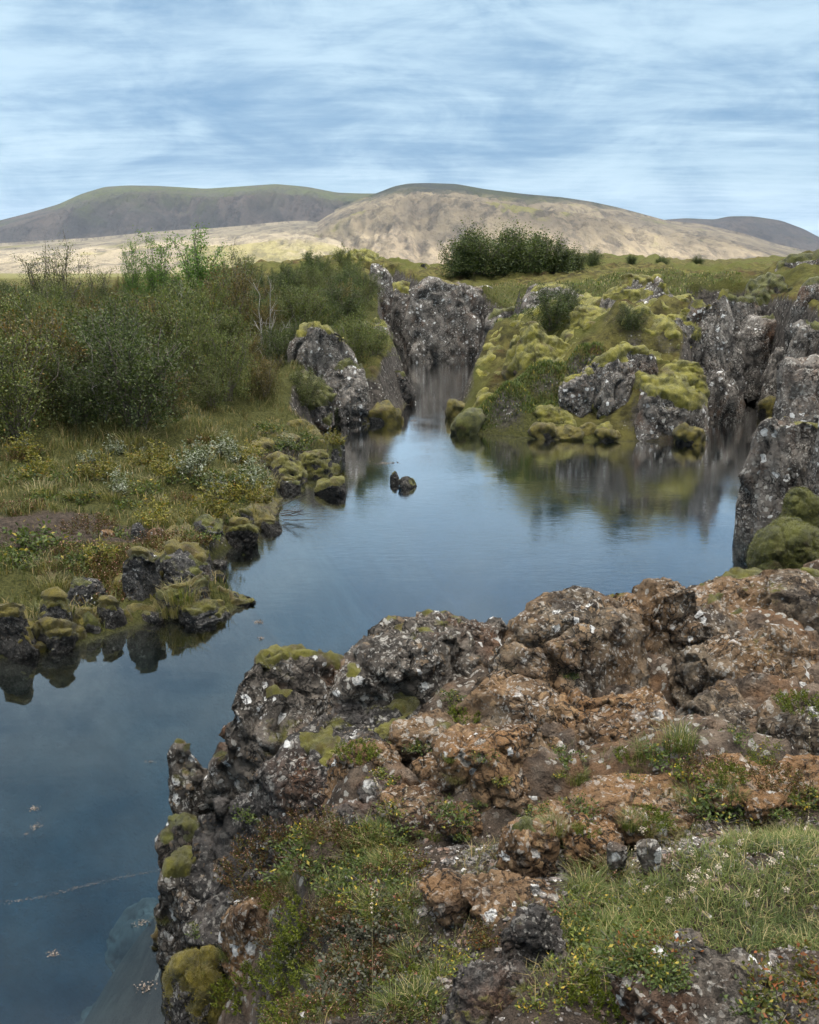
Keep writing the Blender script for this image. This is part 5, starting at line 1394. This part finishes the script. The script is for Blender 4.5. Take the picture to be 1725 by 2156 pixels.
# -- plants on and below the lava outcrop in front
KIND = {'herb': ('leafy_plant', 'plant'), 'herbyellow': ('leafy_plant', 'plant'), 'bilberry': ('bilberry_shrub', 'dwarf shrub'), 'redleaf': ('dwarf_willow', 'dwarf shrub'), 'crow': ('crowberry', 'dwarf shrub'),
        'heather': ('heather', 'heather'), 'grass': ('grass_tuft', 'grass tuft'), 'drygrass': ('grass_tuft', 'grass tuft'), 'yellow': ('yellow_shrub', 'shrub')}
FG = [  # kind, px, py, scale, label
    ('grass', 790, 1790, 1.5, 'green grass tussock beside the bare path'), ('drygrass', 830, 1800, 1.3, 'straw coloured grass tuft on the path side of the green tussock'), ('drygrass', 745, 1800, 1.2, 'grey dry grass tuft left of the green tussock'), ('grass', 720, 1750, .8, 'small grass tuft under the rubbly slope'),
    ('herb', 640, 1795, 1.2, 'bright green leafy patch below the craggy lava edge'), ('herb', 690, 1830, 1.2, 'leafy green patch between the tussock and the brown block'), ('herbyellow', 660, 1760, 1.0, 'yellow green leafy plant at the foot of the rubbly slope'), ('herb', 610, 1840, 1.1, 'green leafy plant above the bare brown block'),
    ('heather', 560, 1790, 1.3, 'rust brown heather on the craggy lava edge'), ('heather', 520, 1830, 1.2, 'brown heather hanging over the black lava wall'), ('heather', 600, 1750, 1.1, 'reddish heather at the top of the green slope'), ('heather', 700, 1740, 1.0, 'dark red heather under the grey rubble'), ('heather', 650, 1710, .8, 'small brown heather on the rubbly slope'),
    ('herb', 740, 1870, 1.2, 'green leafy plants above the dark bilberry mat'), ('herb', 700, 1890, 1.1, 'leafy green clump on the slope below the tussock'), ('crow', 650, 1930, 1.4, 'bright green crowberry mat in a shaded hollow'), ('crow', 640, 1985, 1.4, 'thick green crowberry cushion below the brown block'), ('crow', 615, 2040, 1.4, 'green crowberry mat spreading to the lava edge'),
    ('crow', 560, 2060, 1.4, 'green crowberry mat above the water corner'), ('crow', 500, 2090, 1.3, 'lowest green crowberry mat next to the mossy stone'), ('crow', 670, 2060, 1.1, 'dark green crowberry beside the bilberry leaves'),
    ('bilberry', 730, 1960, 1.4, 'grey green bilberry with dark leaves beside the crowberry hollow'), ('bilberry', 800, 1960, 1.4, 'dull bilberry patch mixed with heather buds'), ('bilberry', 720, 2060, 1.5, 'large grey leaved bilberry at the bottom edge'), ('bilberry', 790, 2070, 1.5, 'purple grey bilberry with broad leaves near the bottom edge'), ('bilberry', 690, 2120, 1.3, 'bilberry clump cut by the bottom edge'),
    ('bilberry', 850, 1960, 1.1, 'bilberry sprigs at the edge of the pebbles'), ('heather', 770, 1920, 1.1, 'heather with pink buds among the bilberry'), ('heather', 850, 1915, 1.1, 'pink budded heather at the top of the pebble patch'), ('heather', 760, 2010, 1.1, 'pink flecked heather in the middle of the bilberry mat'), ('heather', 830, 2020, 1.2, 'heather with pale pink buds at the pebble edge'),
    ('heather', 870, 2070, 1.1, 'rusty heather in front of the pebbles'), ('grass', 880, 2110, 1.2, 'grass tuft at the bottom edge beside the dark broken rock'), ('herb', 900, 2130, 1.1, 'green leafy plants at the bottom edge'), ('grass', 830, 2130, 1.2, 'grass mixed with bilberry at the bottom edge'), ('herbyellow', 960, 2010, .9, 'yellowing leaves at the pebble edge'),
    ('grass', 920, 2060, 1.0, 'pale grass tuft above the dark broken rock'), ('redleaf', 1030, 1985, .9, 'red brown dwarf willow at the foot of the flat slab'), ('heather', 1040, 1965, .9, 'pink dotted heather on the edge of the flat slab'), ('herbyellow', 985, 2030, .8, 'yellow star shaped leaves on the dark broken rock'),
    ('drygrass', 1250, 1830, 1.2, 'dry grey tussock in front of the white crusted stones'), ('drygrass', 1300, 1850, 1.2, 'brown dry grass at the edge of the green meadow patch'), ('heather', 1270, 1850, 1.0, 'dark heather under the dry tussock'), ('grass', 1230, 1870, 1.0, 'green tuft beside the flat slab'), ('drygrass', 1165, 1740, .8, 'grey dry tuft between the two path boulders'),
    ('herbyellow', 1245, 1900, 1.0, 'yellow green leafy plant left of the grass'), ('herb', 1240, 1950, 1.3, 'bright leafy mat below the yellow green plant'), ('herb', 1300, 1990, 1.3, 'spreading green leaves in the middle of the lower slope'), ('herbyellow', 1210, 2010, 1.2, 'green and yellow leaf mat left of the black ledge'), ('herb', 1270, 2030, 1.2, 'leafy green mat above the bright crowberry'),
    ('herbyellow', 1200, 2060, 1.1, 'yellow starred leaves beside the pitted lava lump'), ('redleaf', 1370, 1970, 1.1, 'red tinged dwarf willow in front of the grass'), ('redleaf', 1340, 2010, 1.1, 'orange brown dwarf willow mat above the black ledge'), ('redleaf', 1400, 1995, .9, 'dwarf willow beside the small white crusted stone'), ('crow', 1230, 2120, 1.3, 'bright green crowberry at the bottom edge'), ('crow', 1285, 2110, 1.1, 'crowberry cushion leaning on the black ledge'),
    ('redleaf', 1620, 2075, 1.2, 'red and orange dwarf willow on the black ledge'), ('redleaf', 1690, 2050, 1.3, 'autumn red dwarf willow in the bottom corner'), ('redleaf', 1670, 2110, 1.3, 'orange leaved mat at the very corner'), ('herb', 1590, 2110, 1.0, 'green leaves creeping over the black ledge'), ('herbyellow', 1150, 2120, .9, 'yellow leaf rosette at the bottom edge'),
    # in the cracks of the outcrop
    ('herb', 1190, 1600, .9, 'green leafy tuft right of the big rusty boulder'), ('herb', 1400, 1590, 1.0, 'fresh green tuft below the dark cleft'), ('grass', 1430, 1560, 1.1, 'grass growing at the mouth of the dark cleft'), ('grass', 1370, 1585, .9, 'short grass left of the cleft mouth'), ('herbyellow', 1455, 1640, 1.0, 'yellow flowered plant beside the low rusty rock'), ('heather', 1500, 1615, .9, 'dark red heather behind the low rusty rock'),
    ('herb', 1500, 1700, 1.1, 'leafy green patch in front of the low rusty rock'), ('herb', 1560, 1705, 1.0, 'green leaves at the edge of the gravel'), ('grass', 1460, 1690, 1.0, 'grass tuft left of the leafy patch'), ('herbyellow', 1690, 1670, 1.0, 'yellow green sprig by the stone at the right edge'), ('heather', 1640, 1640, .9, 'brown moss like heather in a crack at the right'), ('herb', 1700, 1700, 1.0, 'leafy plant at the right edge of the gravel'),
    ('crow', 985, 1500, .8, 'moss green plant hanging in the crack below the white lichen shoulder'), ('herb', 950, 1465, .7, 'small green plant in the crack beside the ropy mass'), ('herb', 880, 1570, .7, 'green sprig on the rubbly slope'), ('crow', 750, 1580, .8, 'dark green tuft in the middle of the rubbly slope'), ('herb', 520, 1720, .9, 'light green rosette on the craggy edge'), ('herb', 960, 1715, .9, 'leafy sprig at the left foot of the big rusty boulder'),
    ('herbyellow', 810, 1640, .8, 'yellow green plant on the dark slope'), ('herbyellow', 830, 1700, .7, 'turning leaves beside the reddish low rock'), ('herb', 1020, 1590, .6, 'small sprig above the big rusty boulder'), ('herb', 1230, 1700, .7, 'green leaves on the flat cracked slab'), ('herb', 1110, 1710, .6, 'tiny green plant above the squarish boulder'), ('grass', 1215, 1640, .7, 'grass in the joint between two orange boulders'),
    ('herb', 1550, 1550, .7, 'little green plant under the right block'), ('crow', 1690, 1480, .9, 'moss green tuft at the right edge of the block'), ('herb', 1200, 1420, .5, 'tiny grass patch high on the ropy mass'), ('herb', 415, 1965, .9, 'small upright leafy plant rooted at the foot of the lava wall'), ('drygrass', 350, 1930, 1.0, 'dry grass hanging over the water edge'), ('drygrass', 420, 2040, .9, 'dry grass and roots at the bottom corner by the water'),
    ('grass', 480, 2010, .8, 'grass above the mossy stone in the corner'), ('grass', 1330, 1730, .7, 'short tuft behind the white crusted stones'), ('drygrass', 1450, 1760, .8, 'dry tuft on the gravel'), ('drygrass', 1600, 1740, .8, 'sparse dry grass on the gravel'), ('drygrass', 1560, 1780, .9, 'dry tuft where the gravel meets the grass'), ('drygrass', 1650, 1760, .9, 'dry tuft at the right end of the gravel'),
]
for k, px, py, s, lb in FG:
    plant(k, KIND[k][0], lb, KIND[k][1], px, py, s * (.85 if py < 1900 else .62), sink=.015)
# extra greenery between them: many small plants nothing tells apart
rs2 = random.Random(77)
def fill(kinds, n, x0, x1, y0, y1, s0, s1, label, group, test=None):
    for _ in range(n):
        px, py = rs2.uniform(x0, x1), rs2.uniform(y0, y1)
        if test and not test(px, py): continue
        k = rs2.choice(kinds)
        h_ = hit(px, py, None)
        if h_ is None or h_[2].name.split('.')[0] not in ('ground', 'lava_rock', 'lava_outcrop'): continue
        plant(k, KIND[k][0], label % {'herb': 'green leafy plant', 'herbyellow': 'yellowing leafy plant', 'crow': 'bright green crowberry', 'heather': 'rusty heather', 'grass': 'green grass tuft', 'drygrass': 'dry grass tuft', 'bilberry': 'grey leaved bilberry', 'redleaf': 'red leaved dwarf willow'}[k], KIND[k][1], px, py, rs2.uniform(s0, s1), sink=.015, group=group % KIND[k][0].replace('_', ' '))
fill(['herb', 'heather', 'herb', 'grass', 'herbyellow'], 42, 530, 860, 1740, 1900, .5, .9, 'small %s on the slope below the rubble', '%s patches on the slope below the rubble')
fill(['crow', 'bilberry', 'heather', 'bilberry', 'grass'], 80, 560, 900, 1890, 2150, .4, .75, 'small %s in the mat at the bottom edge', '%s in the mat at the bottom edge')
fill(['herb', 'herbyellow', 'grass', 'herb', 'redleaf'], 52, 1180, 1400, 1870, 2060, .4, .7, 'small %s on the lower right slope', '%s patches on the lower right slope')
fill(['herb', 'grass', 'drygrass', 'crow', 'herbyellow'], 34, 800, 1700, 1560, 1760, .3, .55, 'tiny %s in a joint of the lava outcrop', '%s in joints of the lava outcrop')

# -- meadow grass in front, tall stalks and seed heads
def drop_z(P):
    return terrain(P[:, 0], P[:, 1])[0]
c1_ = G(1580, 1860, 2.1); c2_ = G(1680, 1800, 2.12)
def fgt(x, y, rs):
    return ((((x - c1_[0]) / .78) ** 2 + ((y - c1_[1]) / .42) ** 2 < .55 + .45 * rs.rand(len(x))) | (((x - c2_[0] - .3) / .7) ** 2 + ((y - c2_[1]) / .5) ** 2 < .9)) & (fbm(xy(x, y, 4, 3), 2) > -.45)
P2 = scatter(15000, c1_[0] - 1, c1_[0] + 1.6, c1_[1] - .8, c1_[1] + .8, fgt, 31)
L = Leaves(); hh = .05 + .05 * rng.rand(len(P2)) + .02 * fbm(xy(P2[:, 0], P2[:, 1], 5, 8), 2)
L.blades(np.column_stack([P2, drop_z(P2) - .02]), hh, .0035, .3 + .7 * rng.rand(len(P2)), tint=np.clip(.55 + .6 * fbm(xy(P2[:, 0], P2[:, 1], 3, 2), 3) + .2 * rng.normal(size=len(P2)), 0, 1))
tag(L.build('grass', LM['grass']), 'green meadow grass behind the black lichened ledge', 'grass', kind='stuff')
def thin(x, y, rs):
    return (lake_sd(x, y) > .35) & (y < 4.9) & ~((x > .55) & (y < 2.75)) & (fbm(xy(x, y, 2.3, 3), 3) > .12 + .3 * rs.rand(len(x)))
P2 = scatter(6500, -1.2, 2.6, 1.8, 4.9, thin, 32)
L = Leaves(); L.blades(np.column_stack([P2, drop_z(P2) - .01]), .03 + .06 * rng.rand(len(P2)), .0028, .3 + .9 * rng.rand(len(P2)))
tag(L.build('grass', LM['turf']), 'thin short grass between the stones in front', 'grass', kind='stuff')

def stalk(px, py, h, lean, az, lb, kind='drygrass', group=None, want=None, heads=1):
    h_ = hit(px, py, want)
    if h_ is None: return
    r = thing('seed_stalk', lb, 'grass stalk', h_[0] - np.array([0, 0, .02]), group)
    tt = np.linspace(0, 1, 7)[:, None]
    p = np.concatenate([np.cos(az) * lean * h * tt ** 1.7, np.sin(az) * lean * h * tt ** 1.7, h * tt * (1 - .2 * lean * tt)], 1)
    v, q = tubes([p], [.0016], 3)
    mk('stem', v, q, LM['drygrass'], r, attrs={'tint': np.full(len(v), .8), 'pick': np.zeros(len(v))})
    if heads:
        rs = np.random.RandomState(int(px + py))
        n = 14 if heads == 1 else 22
        u_ = rs.uniform(.82, 1.0, n) if heads == 1 else rs.uniform(.97, 1.0, n)
        P = np.stack([np.interp(u_, tt[:, 0], p[:, j]) for j in range(3)], 1) + rs.normal(size=(n, 3)) * (.003 if heads == 1 else .007)
        L = Leaves(); L.dots(P, .0035, rs); L.build('seed_head', LM['seed'], r)
    return r
stalk(835, 1790, .42, .55, 2.2, 'long dry grass stalk leaning left over the tussock'); stalk(850, 1770, .33, .15, 1.2, 'thin upright stalk behind the tussock'); stalk(1700, 1760, .62, .12, 1.9, 'tall pale grass stalk at the right edge')
stalk(1660, 1900, .4, .2, .6, 'dry stalk standing in the meadow grass'); stalk(785, 2140, .55, .05, 1.5, 'thin straight stalk in front of the bilberry mat'); stalk(1330, 1700, .2, .4, .2, 'short bent stalk by the gravel')
for i in range(18):
    px, py = rs2.uniform(1330, 1720), rs2.uniform(1790, 1930)
    stalk(px, py, rs2.uniform(.08, .14), rs2.uniform(.1, .5), rs2.uniform(0, 6.28), 'short stalk with a woolly pale seed head in the meadow grass', group='woolly seed heads in the meadow grass', heads=2)

# -- gravel and pebbles: nobody could count them
def pebbles(n, x0, x1, y0, y1, test, seed, s0, s1, label, m):
    P = scatter(n, x0, x1, y0, y1, test, seed); n = len(P)
    rs = np.random.RandomState(seed)
    v0, f0 = ico(1)
    sz_ = s0 * (s1 / s0) ** (rs.rand(n) ** 2.2)
    S3 = sz_[:, None] * rs.uniform(.55, 1.2, (n, 3)); S3[:, 2] *= .7
    vs = v0[None] * (1 + .28 * rs.normal(size=(n, len(v0), 1))) * S3[:, None]
    a = rs.uniform(0, 6.28, n); c_, s_ = np.cos(a)[:, None], np.sin(a)[:, None]
    vx = vs[:, :, 0] * c_ - vs[:, :, 1] * s_; vy = vs[:, :, 0] * s_ + vs[:, :, 1] * c_
    z = terrain(P[:, 0], P[:, 1])[0]
    V = np.stack([vx + P[:, :1], vy + P[:, 1:2], vs[:, :, 2] + (z + sz_ * .15)[:, None]], -1).reshape(-1, 3)
    Fc = (f0[None] + np.arange(n)[:, None, None] * len(v0)).reshape(-1, 3)
    o = mk('gravel', V, Fc, m, smooth=False)
    return tag(o, label, 'gravel', kind='stuff')
gm, t = mat_new('gravel_stone')
p = t.pos()
cell = t.noise(p, 9, 2, .5)
col = t.mix(t.step(t.noise(p, 45, 2, .6), .38, .62), (.045, .042, .04), (.17, .15, .135))
col = t.mix(t.math('MULTIPLY', t.step(cell, .54, .62), .6), col, (.16, .085, .05))
col = t.mix(t.step(t.noise(t.vadd(p, (3, 3, 3)), 30, 2, .5), .64, .67), col, (.42, .41, .39))
bs = t.n('ShaderNodeBsdfPrincipled', Base_Color=col, Roughness=.85, Normal=t.bump(t.noise(p, 220, 4, .7), .004))
finish(t, bs)
g1 = G(1500, 1740, 2.05); g2 = G(950, 1790, 1.86); g3 = G(910, 1980, 1.98)
pebbles(4200, -.2, 2.8, 2.9, 4.7, lambda x, y, rs: (np.exp(-((x - g1[0]) / .8) ** 2 - ((y - g1[1]) / .35) ** 2) + .7 * np.exp(-((x - g2[0]) / .35) ** 2 - ((y - g2[1]) / .3) ** 2)) > rs.rand(len(x)), 41, .004, .022, 'dark grey gravel on the path below the lava outcrop', gm)
pebbles(2600, -.6, 2.2, 1.9, 3.9, lambda x, y, rs: (np.exp(-((x - g3[0]) / .2) ** 2 - ((y - g3[1]) / .35) ** 2) + .5 * np.exp(-((x - 1.0) / .5) ** 2 - ((y - 2.6) / .25) ** 2) + .10) > rs.rand(len(x)), 42, .003, .018, 'small dark pebbles around the low rocks in front', gm)

# -- fine fibres on the moss that is close enough to show them
LM['mossfibre'] = leaf_mat('moss_fibre', (.045, .05, .012), (.17, .17, .035), objvar=0, trans=.2)
LM['goldfibre'] = leaf_mat('golden_moss_fibre', (.05, .048, .01), (.20, .165, .025), objvar=0, trans=.2)
for o in [o for o in scene.objects if o.parent is None and (o.name.startswith('mossy_boulder') or o.get('label', '') == 'moss covered stone at the water edge in the bottom corner')]:
    for ch in [c for c in o.children if len(c.data.polygons) > 800]:
        me = ch.data; nv = len(me.vertices)
        v = np.empty(nv * 3, np.float32); me.vertices.foreach_get('co', v); v = v.reshape(-1, 3)
        f = np.empty(len(me.polygons) * 3, np.int32); me.loops.foreach_get('vertex_index', f); f = f.reshape(-1, 3)
        n_ = vnormals(v, f)
        rs = np.random.RandomState(len(f)); k = rs.randint(0, len(f), 9000); w3 = rs.dirichlet((1, 1, 1), len(k))
        P = (v[f[k]] * w3[:, :, None]).sum(1); N = (n_[f[k]] * w3[:, :, None]).sum(1)
        L = Leaves(); L.leaves(P - N * .004, N + rs.normal(size=N.shape) * .55 + [0, -.1, -.25], .03 if o.name.startswith('mossy_b') else .018, .16, .5, rs)
        tag(L.build('moss_fibres', LM['mossfibre' if o.name.startswith('mossy_b') else 'goldfibre'], o), kind='stuff')

# -- things on the water
def twig_pile(name, label, cat, base, n, length, mat, seed, spread, flat):
    rs = np.random.RandomState(seed)
    r = thing(name, label, cat, base)
    paths, radii = [], []
    for i in range(n):
        a = rs.uniform(-.9, .9); l = length * rs.uniform(.4, 1)
        p0 = np.array([rs.uniform(-spread, spread) * .5, rs.uniform(-spread, spread), rs.uniform(-.05, .06)])
        d = np.array([math.cos(a), math.sin(a), rs.uniform(-.15, flat)])
        tt = np.linspace(0, 1, 5)[:, None]
        p = p0 + d * l * tt + np.cumsum(rs.normal(size=(5, 3)) * .03 * length, 0)
        paths.append(p); radii.append(rs.uniform(.006, .014))
        for j in range(2):
            m = p[rs.randint(1, 4)]; e = m + rs.normal(size=3) * [.22, .22, .12] * length
            paths.append(np.stack([m, (m + e) / 2 + rs.normal(size=3) * .01, e])); radii.append(.005)
    v, q = tubes(paths, radii, 4)
    mk('twigs', v, q, mat, r)
    return r
twig_pile('dead_branch', 'tangle of dead dark twigs hanging from the bank into the lake', 'branch', G(582, 1082, .1), 7, .75, M['darktwig'], 5, .35, .35)
twig_pile('dead_branch', 'pale dry root hanging beside the mossy stone in the corner', 'branch', G(430, 2035, .35), 4, .22, M['paletwig'], 9, .06, .2)
twig_pile('dead_branch', 'small grey twigs among the bilberry below the bright moss', 'branch', hit(725, 1880)[0] + np.array([0, 0, .03]), 8, .14, M['paletwig'], 14, .06, .6)

mfl = plain_mat('floating_scum', (.13, .10, .08), (.26, .22, .18), 60, .7, .002)
def floating(px, py, w_, label, seed, long=1.0):
    rs = np.random.RandomState(seed)
    c = G(px, py, 0.0); w_ *= .6
    n = 60
    P = np.stack([rs.normal(size=n) * w_ * .4 * long, rs.normal(size=n) * w_ * .35, np.full(n, .004) + rs.rand(n) * .004], 1)
    d = rs.normal(size=(n, 3)) * [1, 1, .05]
    L = Leaves(); L.leaves(P, d, w_ * .22, .6, 0, rs)
    o = L.build('floating_weed', mfl, loc=c)
    tag(o, label, 'water weed', kind='stuff')
floating(72, 1703, .10, 'brown floating scrap of weed, the farther of two near the left edge', 1); floating(76, 1741, .09, 'brown floating scrap of weed just below the farther one', 2); floating(114, 2010, .09, 'pale floating clump with a yellow leaf in the deep blue corner', 3)
floating(315, 1605, .06, 'thin pale leaf floating left of the oval boulder', 4, 2.0); floating(55, 1757, .04, 'tiny floating speck of weed near the left edge', 5); floating(305, 2080, .12, 'floating mat of weed over the sunken rocks', 6); floating(298, 1945, .10, 'dark weed drifting at the foot of the lava wall', 7, 1.3)
floating(545, 1310, .16, 'speckled trail of drifting weed off the flat shore slab', 8, .6); floating(550, 1345, .12, 'fainter end of the drifting weed trail', 9, .5); floating(870, 886, .22, 'dark weed patch floating in the narrows', 10, 1.6); floating(855, 852, .25, 'thin dark weed floating beyond the first patch in the narrows', 11, 1.8)
floating(815, 975, .3, 'pale ring of floating weed off the grassy point', 12, 1.8)
line = [G(-20, 1905), G(80, 1892), G(170, 1868), G(260, 1848), G(345, 1832)]
tt = np.linspace(0, 1, 260); lp = np.stack([np.interp(tt, np.linspace(0, 1, 5), [q[k] for q in line]) for k in range(3)], 1)
rs = np.random.RandomState(3); lp += rs.normal(size=lp.shape) * [.012, .012, 0] + [0, 0, .004]
L = Leaves(); L.leaves(lp, rs.normal(size=lp.shape) * [1, .35, .03], .011, .4, 0, rs)
tag(L.build('floating_weed', mfl), 'thin line of drifting flecks crossing the water in the lower left corner', 'water weed', kind='stuff')
